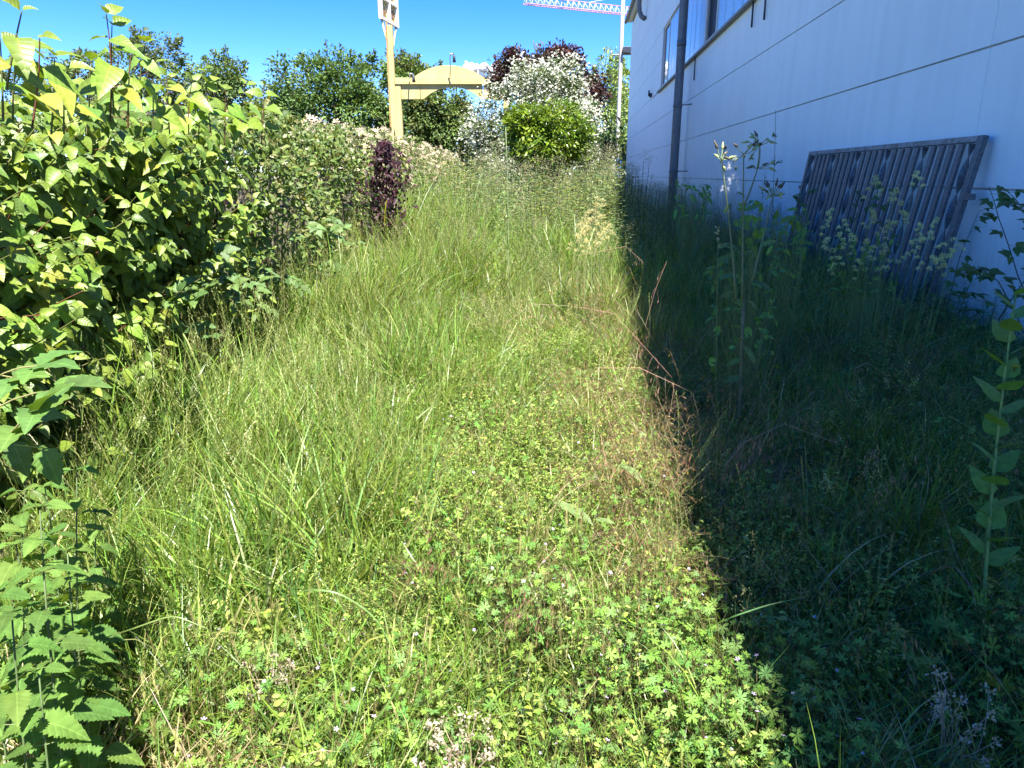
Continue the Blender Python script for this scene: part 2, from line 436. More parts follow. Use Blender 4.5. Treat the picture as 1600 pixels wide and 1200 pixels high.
# gable ends, back, roof
a = Acc()
add_box(a, (S1 - .02, DW + .3, -.3), (S1, DW + 30, EAVE - .1), wallspace=True)
add_box(a, (S0, DW + .3, -.3), (S0 + .02, DW + 30, EAVE - .1), wallspace=True)
add_box(a, (S0, DW + 29.9, -.3), (S1, DW + 30.1, EAVE), wallspace=True)
a.build('end_wall', M_wall, hall, smooth=False)
a = Acc()
e0, e1, rg = DW - .32, DW + 15, EAVE + 1.6
Vr = np.array([W(S0 - .4, e0, EAVE + .02), W(S1 + .35, e0, EAVE + .02), W(S1 + .35, e1, rg), W(S0 - .4, e1, rg), W(S1 + .35, DW + 30.4, EAVE), W(S0 - .4, DW + 30.4, EAVE)])
Vr2 = Vr + np.array([0, 0, .12])
a.add(np.concatenate([Vr, Vr2]), [[0, 1, 2, 3], [3, 2, 4, 5], [6, 9, 8, 7], [9, 11, 10, 8], [0, 6, 7, 1], [1, 7, 8, 2], [2, 8, 10, 4], [4, 10, 11, 5], [5, 11, 9, 3], [3, 9, 6, 0]])
a.build('roof', M_roof, hall, smooth=False)
a = Acc(); add_box(a, (S0, DW - .3, EAVE - .06), (S1 + .3, DW - .002, EAVE + .012), wallspace=True); a.build('soffit', M_white, hall, smooth=False)
# gutter with brackets
a = Acc(); ph = np.linspace(math.pi, 2 * math.pi, 9); ring = [(-.13 * math.cos(p), .13 * math.sin(p)) for p in ph]
G0, G1 = S0 - .4, S1 + .35
Vg = np.array([W(s, DW - .44 + r * x, EAVE - .0 + r * z) for s in (G0, G1) for r in (1, .94) for x, z in ring])
F = []
for i in range(8):
    F += [[i, i + 1, 18 + i + 1, 18 + i], [9 + i, 27 + i, 27 + i + 1, 9 + i + 1], [i, 9 + i, 9 + i + 1, i + 1], [18 + i, 18 + i + 1, 27 + i + 1, 27 + i]]
F += [[0, 18, 27, 9], [8, 17, 35, 26]]
a.add(Vg, F); gut = a.build('gutter', M_gutter, hall, smooth=False)
for k, s in enumerate(np.arange(28, 59, 1.0)):
    a = Acc(); tube(a, [W(s, DW - .44 + .145 * math.cos(p), EAVE + .145 * math.sin(p)) for p in np.linspace(math.pi, 2 * math.pi, 7)], .014, 4); a.build('bracket', M_gutter, gut)
# spout elbow under the gutter
def elbow():
    a = Acc(); s = 47.3
    tube(a, [W(s, DW - .44, EAVE - .1), W(s, DW - .44, EAVE - .6), W(s, DW - .44, EAVE - 1.3), W(s, DW - .40, EAVE - 1.65), W(s - .1, DW - .28, EAVE - 1.95), W(s - .4, DW - .12, EAVE - 2.12)], .14, 12)
    return a.build('spout', M_gutter, hall)
elbow()
# windows
win = bpy.data.objects.new('window', None); COL.objects.link(win); win.parent = hall
def wbox(name, mat, lo, hi, parent=win, col=(.5, .5, .5)):
    a = Acc(); V, F = box_vf(lo, hi); V = np.array([W(*p) for p in V]) - W(0, DW, 0); a.add(V, F[:, ::-1], col)
    me = a.mesh(name, mat, False); o = bpy.data.objects.new(name, me); COL.objects.link(o); o.parent = parent; return o
IN = DW + .07
# sill, head, jambs
bevel(wbox('sill', M_sill, (WIN_S0 - .05, DW - .14, WZ0 - .08), (28.15, DW + .12, WZ0 - .005)), .008)
bevel(wbox('sill', M_sill, (28.3, DW - .14, WZ0 - .08), (WIN_S1 + .3, DW + .12, WZ0 - .005)), .008)
wbox('frame', M_frame, (WIN_S0, IN, WZ1 - .09), (WIN_S1, IN + .08, WZ1 + .02))
wbox('frame', M_frame, (WIN_S1 - .1, IN, WZ0), (WIN_S1, IN + .08, WZ1 - .09))
wbox('frame', M_frame, (WIN_S0, IN, WZ0), (WIN_S1, IN + .08, WZ0 + .08))
def sash(s0, s1):
    wbox('frame', M_frame, (s0, IN - .02, WZ0 + .08), (s0 + .12, IN + .08, WZ1 - .09))
    wbox('frame', M_frame, (s1 - .12, IN - .02, WZ0 + .08), (s1, IN + .08, WZ1 - .09))
    wbox('frame', M_frame, (s0 + .12, IN - .02, WZ0 + .08), (s1 - .12, IN + .08, WZ0 + .2))
    wbox('frame', M_frame, (s0 + .12, IN - .02, WZ1 - .22), (s1 - .12, IN + .08, WZ1 - .09))
    wbox('pane', M_pane, (s0 + .12, IN + .03, WZ0 + .2), (s1 - .12, IN + .045, WZ1 - .22))
sashes = [(35.2, 37.28), (23.6, 25.7), (10.4, 12.5)]
for s in sashes: sash(*s)
edges = np.arange(WIN_S0, WIN_S1 - .09, .62)
def clear(a, b): return all(b <= s0 + .01 or a >= s1 - .01 for s0, s1 in sashes)
segs = []
cur = WIN_S0
for s0, s1 in sorted(sashes):
    segs.append((cur, s0)); cur = s1
if WIN_S1 - .1 > cur: segs.append((cur, WIN_S1 - .1))
for p, q_ in segs:
    n = max(1, round((q_ - p) / 1.08)); st = (q_ - p) / n
    for k in range(n):
        a = Acc(); x0, x1 = p + k * st + .03, p + (k + 1) * st - .03
        if x1 - x0 < .05: continue
        # a channel of profiled glass: flat face with two returned flanges
        prof = [(x0, IN + .05), (x0, IN + .012), (x0 + .02, IN), (x1 - .02, IN), (x1, IN + .012), (x1, IN + .05)]
        Vc = np.array([W(sx, lx, z) for z in (WZ0 + .08, WZ1 - .09) for sx, lx in prof]) - W(0, DW, 0)
        a.add(Vc, [[i, i + 6, i + 7, i + 1] for i in range(5)])
        me = a.mesh('pane', M_channel, False); o = bpy.data.objects.new('pane', me); COL.objects.link(o); o.parent = win
wbox('backing', M_dark, (WIN_S0, IN + .09, WZ0 - .08), (WIN_S1, IN + .12, WZ1 + .08))
# thin drip rods under the sill
for s, h in ((26.6, .8), (18.45, .62), (17.3, .68)):
    a = Acc(); tube(a, [W(s, DW - .06, WZ0 - .02), W(s, DW - .05, WZ0 - h)], .022, 6); a.build('drip_rod', M_dark, hall)
a = Acc(); add_box(a, (41.2, DW - .12, 5.55), (41.5, DW, 5.75), wallspace=True); add_box(a, (41.3, DW - .2, 5.6), (41.4, DW - .12, 5.9), wallspace=True); a.build('bracket', M_dark, hall)

# downspout in front of the wall
dp = empty('downspout', W(27.7, DW - .4, 0), 'thick dark grey downspout running up the white wall to the gutter', 'pipe')
a = Acc(); tube(a, [W(27.7, DW - .4, z) for z in (0, 2, 4, 6, 8, 10, 12.5)], .155, 20); a.build('pipe', M_pipe, dp)
for z in (3.95, 9.1, 1.7):
    a = Acc(); tube(a, [W(27.7, DW - .4, z - .05), W(27.7, DW - .4, z + .05)], .168, 20)
    tube(a, [W(27.4, DW - .3, z), W(27.0, DW + .01, z)], .02, 6); a.build('clamp', M_pipe, dp)
a = Acc(); tube(a, [W(27.7, DW - .4, 5.9), W(27.7, DW - .4, 6.1)], .165, 20); a.build('collar', M_pipe, dp)

# ------------------------------------------------------------------ leaning gate
gate = empty('metal_gate', W(7.9, 3.77, 0), 'long galvanised steel gate leaning against the white wall, with straight and twisted flat bars', 'gate')
GT, GB = 1.96, .04
def gp(s, k, off=0.0):
    """a point of the gate's plane: k is 0 at its foot, 1 at its top"""
    return W(s + (1 - k) * .13, 3.74 + k * .22 - off, GB + k * (GT - GB))
def gbar(name, s, k0, k1, w, th, mat, twist=0, n=2, alng=True, parent=gate):
    """flat bar from k0 to k1; twist in turns"""
    a = Acc(); rows = n + 1; V = []
    nrm = norm(np.cross(AL, gp(0, 1) - gp(0, 0)))
    for i in range(rows):
        t = i / n; c = gp(s, k0 + (k1 - k0) * t); an = twist * 2 * math.pi * t
        ax = AL * math.cos(an) + nrm * math.sin(an); bx = -AL * math.sin(an) + nrm * math.cos(an)
        for p, q2 in ((-1, -1), (1, -1), (1, 1), (-1, 1)): V.append(c + ax * p * w / 2 + bx * q2 * th / 2)
    F = []
    for i in range(n):
        for j in range(4): F.append([i * 4 + j, i * 4 + (j + 1) % 4, i * 4 + 4 + (j + 1) % 4, i * 4 + 4 + j])
    F += [[3, 2, 1, 0], [n * 4, n * 4 + 1, n * 4 + 2, n * 4 + 3]]
    a.add(np.array(V), F); return a.build(name, mat, parent, smooth=False)
GS0, GS1 = 7.66, 12.9
gbar('post', GS0, 0, 1, .10, .05, M_galv); gbar('post', GS1, 0, 1, .09, .05, M_galv)
def rail(k, h, mat):
    a = Acc(); V = []
    nrm = norm(np.cross(AL, gp(0, 1) - gp(0, 0))); up = norm(gp(0, 1) - gp(0, 0))
    for s in (GS0 + .052, GS1 - .047):
        for p, q2 in ((-1, -1), (1, -1), (1, 1), (-1, 1)): V.append(gp(s, k) + up * p * h / 2 + nrm * q2 * .03)
    a.add(np.array(V), [[0, 1, 5, 4], [1, 2, 6, 5], [2, 3, 7, 6], [3, 0, 4, 7], [3, 2, 1, 0], [4, 5, 6, 7]]); return a.build('rail', mat, gate, smooth=False)
rail(.985, .055, M_rust); rail(.10, .045, M_galv)
nb = 26
for i in range(nb):
    s = GS0 + .16 + i * (GS1 - GS0 - .3) / (nb - 1)
    if i % 5 == 0: gbar('twisted_bar', s, .115, .965, .07, .01, M_galv, twist=2.25, n=60)
    else: gbar('bar', s, .115 + .0, .965, .098, .028, M_galv)
a = Acc(); V, F = box_vf((-.03, -.05, -.03), (.03, .05, .03)); c = gp(GS0 - .1, .70)
a.add(V + c, F); a.build('hinge', M_galv, gate, smooth=False)
a = Acc(); c = gp(GS1 + .07, .70); a.add(V + c, F); a.build('hinge', M_galv, gate, smooth=False)

# ------------------------------------------------------------------ yellow portal and its tall sign
YP = 28.0
def pbox(name, px0, py0, px1, py1, y0, y1, mat, parent, yr=YP):
    p = P(px0, py1, yr); q2 = P(px1, py0, yr); a = Acc(); add_box(a, (p[0], y0, p[2]), (q2[0], y1, q2[2])); return a.build(name, mat, parent, smooth=False)
portal = empty('yellow_portal', P(706, 262, YP) * np.array([1, 1, 0]), 'pale yellow entrance portal with an arched board over a round opening, between trees', 'portal')
zt, zb = P(706, 122, YP)[2], P(706, 132, YP)[2]
xl, xr = P(618, 140, YP)[0], P(795, 140, YP)[0]
a = Acc(); add_box(a, (xl, YP - .14, zb), (xr, YP + .3, zt)); bevel(a.build('beam', M_yellow, portal, smooth=False), .015)
for x0, x1 in ((xl, xl + .2), (xr - .2, xr)):
    a = Acc(); add_box(a, (x0, YP - .10, 0), (x1, YP + .2, zb - .003)); a.build('post', M_yellow, portal, smooth=False)
# arch board above and below the beam, built as plates with real thickness
def plate(name, xs_, zlo, zhi, y0, y1, mat, parent):
    n = len(xs_); V = np.array([(x, y, z) for y in (y0, y1) for x, zz2 in ((x, (l, h)) for x, l, h in zip(xs_, zlo, zhi)) for z in zz2])
    F = []
    for i in range(n - 1):
        b = 2 * i; o = 2 * n
        F += [[b, b + 2, b + 3, b + 1], [o + b, o + b + 1, o + b + 3, o + b + 2], [b + 1, b + 3, o + b + 3, o + b + 1], [b, o + b, o + b + 2, b + 2]]
    F += [[0, 1, 2 * n + 1, 2 * n], [2 * n - 2, 4 * n - 2, 4 * n - 1, 2 * n - 1]]
    a = Acc(); a.add(V, F); return a.build(name, mat, parent, smooth=False)
cx = P(701, 140, YP)[0]; hw = P(756, 124, YP)[0] - cx; ztop = P(706, 102, YP)[2]
xa = np.linspace(cx - hw, cx + hw, 33)
Rr = (hw ** 2 + (ztop - zt) ** 2) / (2 * (ztop - zt))
plate('arch_board', xa, np.full(33, zt + .002), ztop - Rr + np.sqrt(Rr ** 2 - (xa - cx) ** 2) + .004, YP - .02, YP + .08, M_yellow, portal)
cx = P(707, 140, YP)[0]; zl0, zl1 = P(706, 155, YP)[2], zb - .003
ow = P(752, 155, YP)[0] - cx; otop = P(706, 136, YP)[2]; Ro = (ow ** 2 + (otop - zl0) ** 2) / (2 * (otop - zl0))
seam = [P(657, 150, YP)[0], P(755, 150, YP)[0]]
def low(x):
    return np.where(np.abs(x - cx) < ow, otop - Ro + np.sqrt(np.maximum(Ro ** 2 - (x - cx) ** 2, 0)), zl0)
bounds = [xl + .2, seam[0], seam[1], xr - .2]
for i in range(3):
    xq = np.linspace(bounds[i] + .012, bounds[i + 1] - .012, 30); plate('board', xq, low(xq), np.full(30, zl1), YP - .045, YP + .05, M_yellow, portal)
o = pbox('meter_box', 620.5, 190, 630.5, 223, YP - .35, YP - .13, M_yellow, portal)
# gooseneck lamps
for px, top, lean, flip in ((640, 115, .25, 1), (703, 84, .12, 1), (771, 100, .1, 1)):
    b = P(px, 123, YP - .2); t2 = P(px + 1, top, YP - .5)
    L_ = empty('gooseneck_lamp', b, {640: 'small white gooseneck lamp on the portal beam beside the tall sign pole', 703: 'white gooseneck lamp standing at the middle of the yellow arch', 771: 'gooseneck lamp at the right end of the portal beam, half in the blossom tree'}[px], 'lamp', 'gooseneck lamps on the yellow portal')
    a = Acc(); tube(a, [b, b + (t2 - b) * .55, t2 + np.array([-.03, .1, -.12]), t2, t2 + np.array([.08, -.08, -.02])], .022, 6); a.build('arm', M_white, L_)
    a = Acc(); tube(a, [t2 + np.array([.1, -.1, 0]), t2 + np.array([.13, -.14, -.12]), t2 + np.array([.14, -.15, -.3])], [.02, .045, .06], 8); a.build('lamp_shade', M_dark, L_)

sg = empty('sign_pole', P(612, 262, YP) * np.array([1, 1, 0]), 'tall pale yellow sign pole carrying a weathered lattice board high above the hedge', 'sign')
x0 = P(607.5, 140, YP)[0]; ztp = P(606, 40, YP)[2]
a = Acc(); add_box(a, (x0 + .06, YP - .14, 0), (x0 + .24, YP + .06, ztp)); a.build('pole', M_yellow, sg, smooth=False)
a = Acc(); add_box(a, (x0, YP - .1, 0), (x0 + .057, YP + .04, ztp + .1)); a.build('pole_edge', M_orange, sg, smooth=False)
# lattice board: rotated, receding to the right
A0 = P(594.5, 29, YP - .2); A1 = P(621.5, 42, YP + 1.55)
A1[2] = A0[2]
dirb = norm(A1 - A0); Lb = np.linalg.norm(A1 - A0); nb_ = norm(np.cross(dirb, [0, 0, 1.0])); up = np.array([0, 0, 1.0])
def bpiece(name, u0, u1, z0, z1, d0, d1, mat, parent=sg):
    V, F = box_vf((u0, d0, z0), (u1, d1, z1)); V = np.array([A0 + dirb * p[0] + nb_ * p[1] + up * p[2] for p in V]); a = Acc(); a.add(V, F); return a.build(name, mat, parent, smooth=False)
if nb_[1] > 0: nb_ = -nb_
HB, RW = 3.4, 5
ch = HB / RW
bpiece('back_board', .02, Lb - .02, .02, HB, -.08, -.05, M_yellow)
for u0 in (0, Lb / 2 - .06, Lb - .12): bpiece('frame', u0, u0 + .12, 0, HB, -.045, .06, M_white)
for k in range(RW + 1): 
    for u0, u1 in ((.123, Lb / 2 - .063), (Lb / 2 + .063, Lb - .123)): bpiece('frame', u0, u1, k * ch, k * ch + .09, -.045, .055, M_white)
# faded, unreadable lettering strokes, two fields by five
def glyph(u0, z0, w, h, strokes):
    for (x0_, y0_, x1_, y1_) in strokes:
        bpiece('letter_stroke', u0 + x0_ * w, u0 + x1_ * w, z0 + y0_ * h, z0 + y1_ * h, -.048, -.03, M_brown)
G1 = [(0, 0, .12, .9), (.12, .55, .45, .66), (.3, .1, .42, .5), (.42, .1, .7, .2), (.5, .3, .62, .55), (.72, .1, .84, .6), (.62, .45, .72, .56)]
G2 = [(0, 0, .14, .8), (.14, .66, .36, .8), (.25, .1, .37, .6), (.45, .3, .58, .95), (.58, .3, .8, .42), (.58, .84, .8, .95), (.8, .1, .92, .8)]
for k in range(RW):
    glyph(.2, k * ch + .16, Lb / 2 - .34, ch * .55, G1 if k % 2 == 0 else G2); glyph(Lb / 2 + .12, k * ch + .16, Lb / 2 - .34, ch * .55, G2 if k % 2 == 0 else G1)
for u0 in (.15, Lb - .15):
    e_ = A0 + dirb * u0 + nb_ * -.02; a = Acc(); tube(a, [np.array([x0 + .15, YP - .03, ztp - 1.1]), e_], .035, 6); a.build('brace', M_yellow, sg)

# ------------------------------------------------------------------ street lamp
YL = 70.0
b = P(963.5, 255, YL); 
lp = empty('street_lamp', (b[0], YL, 0), 'tall slender grey lamp post just left of the hall corner', 'street lamp')
a = Acc(); tube(a, [(b[0], YL, 0), (b[0], YL, 5), (b[0], YL, 12), (b[0], YL, 22)], [.2, .19, .18, .14], 12); a.build('pole', M_conc, lp)
z = P(972, 82, YL)[2]; a = Acc()
V, F = box_vf((b[0] + .1, YL - .6, z - .15), (b[0] + 1.0, YL + .3, z + .4)); V[[0, 3, 1, 2], 2] += np.array([.08, .08, 0, 0]); a.add(V, F); bevel(a.build('lamp_head', M_dark, lp, smooth=False), .03, 2)
a = Acc(); tube(a, [(b[0] - .9, YL, z - .2), (b[0] - .1, YL, z - .18), (b[0] + 1.0, YL, z - .17)], .05, 6); tube(a, [(b[0] - .9, YL, z - .2), (b[0] - .85, YL, z + .15)], .05, 6); a.build('cross_arm', M_conc, lp)

# ------------------------------------------------------------------ small things seen past the corner
YS = 68.0
f = empty('white_fence', P(945, 262, YS) * np.array([1, 1, 0]), 'low white picket fence seen beyond the tall grass, left of the lamp post', 'fence')
for i, px in enumerate(np.linspace(937, 961, 9)):
    p0 = P(px, 262, YS); zt_ = P(px, 243 + (i % 2), YS)[2]; a = Acc(); V, F = box_vf((p0[0] - .07, YS - .02, 0), (p0[0] + .07, YS + .015, zt_)); a.add(V, F); a.build('picket', M_white, f, smooth=False)
for py in (247, 262):
    a = Acc(); add_box(a, (P(935, 250, YS)[0], YS + .017, P(950, py, YS)[2]), (P(963, 250, YS)[0], YS + .05, P(950, py, YS)[2] + .09)); a.build('rail', M_white, f, smooth=False)
gs = empty('green_signboard', P(945, 262, 74) * np.array([1, 1, 0]), 'pale green rectangular board on a post beyond the white fence', 'sign')
a = Acc(); p0 = P(939, 233, 74); p1 = P(951, 224.5, 74); add_box(a, (p0[0], 74, p0[2]), (p1[0], 74.1, p1[2])); a.build('board', M_green, gs, smooth=False)
a = Acc(); add_box(a, (p0[0] + .15, 74.13, 0), (p0[0] + .23, 74.2, p1[2])); a.build('post', M_conc, gs, smooth=False)
cb = empty('white_cabinet', P(953, 262, 72) * np.array([1, 1, 0]), 'narrow white cabinet with an aerial beside the green board', 'cabinet')
a = Acc(); p0 = P(950.5, 241, 72); p1 = P(955, 225, 72); add_box(a, (p0[0], 71.8, 0), (p1[0], 72.2, p1[2])); bevel(a.build('housing', M_white, cb, smooth=False), .01)
a = Acc(); tube(a, [(p0[0] + .15, 72, p1[2]), (p0[0] + .15, 72, P(953, 207, 72)[2])], .05, 6); a.build('aerial', M_white, cb)
bn = empty('blue_bin', P(967, 262, YS) * np.array([1, 1, 0]), 'small bright blue bin at the foot of the lamp post', 'bin')
a = Acc(); c = P(966.5, 255, YS); V, F = box_vf((c[0] - .22, YS - .2, 0), (c[0] + .22, YS + .2, P(966, 249, YS)[2])); a.add(V, F); bevel(a.build('body', M_blue, bn, smooth=False), .02)
a = Acc(); zt_ = P(966, 249, YS)[2]; V, F = box_vf((c[0] - .25, YS - .23, zt_ + .003), (c[0] + .25, YS + .23, zt_ + .08)); a.add(V, F); bevel(a.build('lid', M_blue, bn, smooth=False), .01)

# ------------------------------------------------------------------ tower crane, far behind the hall
cr = empty('tower_crane', (36, 160, 0), 'red and white tower crane jib reaching out from behind the hall roof', 'crane')
j0, j1 = P(819, 6, 141), P(1040, 30, 158)
mastx = P(1075, 33, 160.5)
dj = norm(mastx - j0); Lj = np.linalg.norm(mastx - j0); sdj = norm(np.cross(dj, [0, 0, 1.0]))
Hj = 1.35
a = Acc()
for s_ in (-.6, .6): tube(a, [j0 + sdj * s_, mastx + sdj * s_], .09, 5)
a.build('bottom_chord', M_crane, cr)
a = Acc(); tube(a, [j0 + [0, 0, Hj * .8] + dj * 1.0, j0 + [0, 0, Hj] + dj * 3, mastx + [0, 0, Hj]], .09, 5); a.build('top_chord', M_crane, cr)
nn = int(Lj / 1.25); a = Acc()
for k in range(nn):
    p = j0 + dj * (1.25 * k); top = j0 + dj * (1.25 * (k + .5)) + np.array([0, 0, Hj * .97])
    for s_ in (-.6, .6):
        tube(a, [p + sdj * s_, top], .045, 4); tube(a, [top, p + dj * 1.25 + sdj * s_], .045, 4)
    tube(a, [p - sdj * .6, p + sdj * .6], .04, 4)
a.build('lattice', M_cranew, cr)
a = Acc(); apex = mastx + np.array([0, 0, 7.0])
tube(a, [j0 + dj * 14 + [0, 0, Hj], apex], .05, 4); a.build('tie_rod', M_cranew, cr)
a = Acc()
for sx in (-.8, .8):
    for sy in (-.8, .8): tube(a, [mastx * [1, 1, 0] + [sx, sy, 0], mastx + [sx, sy, 0], apex], .12, 5)
a.build('mast', M_crane, cr)
a = Acc()
for k in range(int(mastx[2] / 1.6)):
    z = k * 1.6
    for (xa_, ya_, xb_, yb_) in ((-.8, -.8, .8, -.8), (.8, -.8, .8, .8), (.8, .8, -.8, .8), (-.8, .8, -.8, -.8)): tube(a, [mastx * [1, 1, 0] + [xa_, ya_, z], mastx * [1, 1, 0] + [xb_, yb_, z + 1.6]], .05, 4)
a.build('mast_lattice', M_crane, cr)
a = Acc(); add_box(a, tuple(j0 + dj * 8 + np.array([-.5, -.5, Hj + .1])), tuple(j0 + dj * 8 + np.array([.6, .6, Hj + .5]))); a.build('lamp_box', M_yellow, cr, smooth=False)

# ------------------------------------------------------------------ cloud bank above the portal
import bmesh
def puff(bm, c, r, sub=3):
    g = bmesh.ops.create_icosphere(bm, subdivisions=sub, radius=r); ph = rng.uniform(0, 6, 6)
    for v in g['verts']:
        d = v.co.normalized(); n = 0
        for k, fq in enumerate((2.3, 4.1, 7.7)): n += math.sin(d.x * fq + ph[k]) * math.sin(d.y * fq * 1.1 + ph[k + 1]) * math.cos(d.z * fq + ph[k + 2]) / (k + 1)
        v.co = d * r * (1 + .22 * n); v.co.z *= .8; v.co += Vector(c)
bm = bmesh.new(); YC = 2400
for px, py, r in [(722, 112, 11), (728, 104, 8), (735, 103, 9), (741, 108, 10), (748, 107, 9), (756, 106, 11), (765, 110, 10), (772, 105, 9), (780, 108, 12), (733, 115, 12), (750, 116, 14), (770, 118, 15), (790, 118, 13), (715, 118, 7), (729, 99, 4), (758, 101, 5), (745, 103, 4), (770, 101, 4)]:
    p = P(px, py, YC); puff(bm, p + np.array([0, rng.uniform(-20, 20), 0]), r * YC / 1110 * .62)
me = bpy.data.meshes.new('cloud'); bm.to_mesh(me); bm.free(); me.materials.append(M_cloud)
for p_ in me.polygons: p_.use_smooth = True
o = bpy.data.objects.new('cloud', me); COL.objects.link(o); tag(o, kind='structure')

# ------------------------------------------------------------------ trees and shrubs behind
def rand_dirs(n, up=0.0):
    d = rng.normal(size=(n, 3)); d[:, 2] += up; return norm(d)

def jitter(col, n, v=.25, h=.12):
    c = np.tile(np.asarray(col, float), (n, 1)); c *= rng.uniform(1 - v, 1 + v, (n, 1)); c *= rng.uniform(1 - h, 1 + h, (n, 3)); return c

def tree(name, label, cat, base, lobes, nclump, nleaf, lsize, cols, clump_r=.35, group=None, shoots=(), mat=None, trunk_r=.15, T=None, blossoms=None, trunk_top=None, stems=1, inner=.35, holes=0.0, leafname='crown', up=.5):
    """lobes: (centre, radii); leaves gather in clumps inside them"""
    base = np.asarray(base, float); T = T or LEAF_TREE; mat = mat or M_tree
    t = empty(name, base, label, cat, group)
    lobes = [(np.asarray(c, float), np.asarray(r, float)) for c, r in lobes]
    vol = np.array([r.prod() ** (2 / 3) for c, r in lobes]); vol /= vol.sum()
    k = rng.choice(len(lobes), nclump, p=vol)
    d = rand_dirs(nclump); rr = rng.uniform(inner ** 2, 1, nclump) ** .5
    cc = np.array([lobes[i][0] for i in k]) + d * rr[:, None] * np.array([lobes[i][1] for i in k])
    cc = cc[cc[:, 2] > base[2] + .15]
    cr_ = clump_r * rng.uniform(.5, 1.4, len(cc))
    ctone = rng.uniform(.75, 1.25, len(cc)); ccol = rng.integers(0, len(cols), len(cc))
    per = max(3, int(nleaf / len(cc)))
    idx = np.repeat(np.arange(len(cc)), per); n = len(idx)
    off = rand_dirs(n) * (rng.uniform(0, 1, n) ** .45)[:, None] * cr_[idx][:, None]; off[:, 2] *= .75
    pos = cc[idx] + off
    outw = norm(off + .3 * (pos - cc.mean(0)))
    X = norm(outw + .7 * rand_dirs(n) + [0, 0, -.25]); upv = norm(outw * .6 + rand_dirs(n) * .7 + [0, 0, up])
    a = Acc()
    base_c = np.array(cols)[ccol[idx]] * ctone[idx][:, None] * rng.uniform(.75, 1.25, (n, 1)) * rng.uniform(.92, 1.08, (n, 3))
    stamp(a, T, frames(X, upv), pos, lsize * rng.uniform(.6, 1.3, n), base_c)
    tw = Acc(); ctr = np.mean([c for c, r in lobes], 0)
    for (p0, p1) in shoots:
        p0 = np.asarray(p0, float); p1 = np.asarray(p1, float); m = 70; q_ = rng.uniform(0, 1, m)
        wob = np.sin(q_ * 9)[:, None] * .03
        pos2 = p0 + (p1 - p0) * q_[:, None] + rand_dirs(m) * (.05 + .16 * (1 - q_))[:, None] + wob
        stamp(a, T, frames(rand_dirs(m, .5), rand_dirs(m, .8)), pos2, lsize * rng.uniform(.7, 1.4, m), jitter(cols[0], m))
        tube(tw, curve_pts(p0 + (ctr - p0) * .35, p1, rand_dirs(1)[0] * .03), np.linspace(.03, .008, 7), 4, (.1, .08, .05))
    a.build(leafname, mat, t, smooth=False)
    if blossoms:
        bc, nb2, bs_, bcol, biasz = blossoms
        sel = rng.integers(0, len(cc), nb2); o2 = rand_dirs(nb2) * (cr_[sel] * rng.uniform(.75, 1.15, nb2))[:, None]
        front = norm(np.array([0, -1, .8]))
        pos3 = cc[sel] + o2 + norm(cc[sel] - ctr) * .12
        keep = ((pos3 - ctr) @ front) > -.6
        pos3 = pos3[keep]; m = len(pos3)
        b = Acc(); stamp(b, FLOWER, frames(rand_dirs(m), norm(rand_dirs(m) * .5 + [0, -.5, .8])), pos3, bs_ * rng.uniform(.5, 1.3, m), jitter(bcol, m, .08, .03))
        tag(b.build(bc, M_petal, t, smooth=False), kind='stuff')
    # trunk and limbs
    for s_ in range(stems):
        b0 = base + np.array([rng.uniform(-.2, .2) * (stems > 1), rng.uniform(-.2, .2) * (stems > 1), -.1])
        tt_ = (ctr if trunk_top is None else np.asarray(trunk_top)) + rng.uniform(-.3, .3, 3) * (stems > 1)
        tube(tw, curve_pts(b0, tt_, rng.uniform(-.06, .06, 3) * [1, 1, 0], 8), np.linspace(trunk_r, trunk_r * .45, 8), 8, (.1, .08, .05))
    for i in rng.choice(len(cc), min(len(cc), 46), replace=False):
        f_ = rng.uniform(.35, .95); st_ = base + (tt_ - base) * f_
        tube(tw, curve_pts(st_, cc[i], [0, 0, rng.uniform(-.05, .12)], 6), np.linspace(trunk_r * .35, .012, 6), 5, (.1, .08, .05))
    tw.build('trunk', M_bark, t)
    return t

DG = (.075, .13, .035); MG = (.11, .18, .045); LG = (.16, .23, .06); YG = (.21, .27, .06); OL = (.13, .16, .055)
def Pl(px, py, Y): return P(px, py, Y)
def lobe(px, py, rx, ry, Y, depth=None):
    c = P(px, py, Y); k = Y / FPX; return (c, (rx * k, (depth if depth else max(rx, ry) * k), ry * k))
# big tree behind the hedge, left of the pole, with upright shoots
Y = 36
tree('broadleaf_tree', 'large round green tree left of the yellow sign pole with upright shoots on top', 'tree', P(520, 262, Y) * [1, 1, 0],
     [lobe(475, 140, 45, 50, Y), lobe(540, 130, 55, 45, Y), lobe(590, 150, 45, 45, Y), lobe(520, 200, 90, 60, Y), lobe(590, 210, 60, 60, Y), lobe(460, 200, 40, 55, Y)], 420, 30000, .17, [DG, MG, MG, LG], .5,
     shoots=[(P(a0, 120, Y), P(b0, c0, Y)) for a0, b0, c0 in ((515, 508, 66), (538, 530, 68), (553, 548, 80), (585, 584, 76), (448, 440, 86), (575, 561, 87), (478, 470, 86), (500, 497, 84))], trunk_r=.25)
Y = 38
tree('broadleaf_tree', 'dark green tree framed by the arch of the yellow portal', 'tree', P(680, 262, Y) * [1, 1, 0],
     [lobe(640, 130, 38, 40, Y), lobe(680, 170, 50, 45, Y), lobe(650, 205, 55, 50, Y), lobe(700, 205, 35, 45, Y)], 300, 22000, .18, [DG, MG, OL, MG], .5,
     shoots=[(P(632, 110, Y), P(629, 78, Y)), (P(655, 120, Y), P(652, 88, Y)), (P(672, 118, Y), P(690, 98, Y)), (P(645, 115, Y), P(640, 90, Y))], trunk_r=.22)
Y = 44
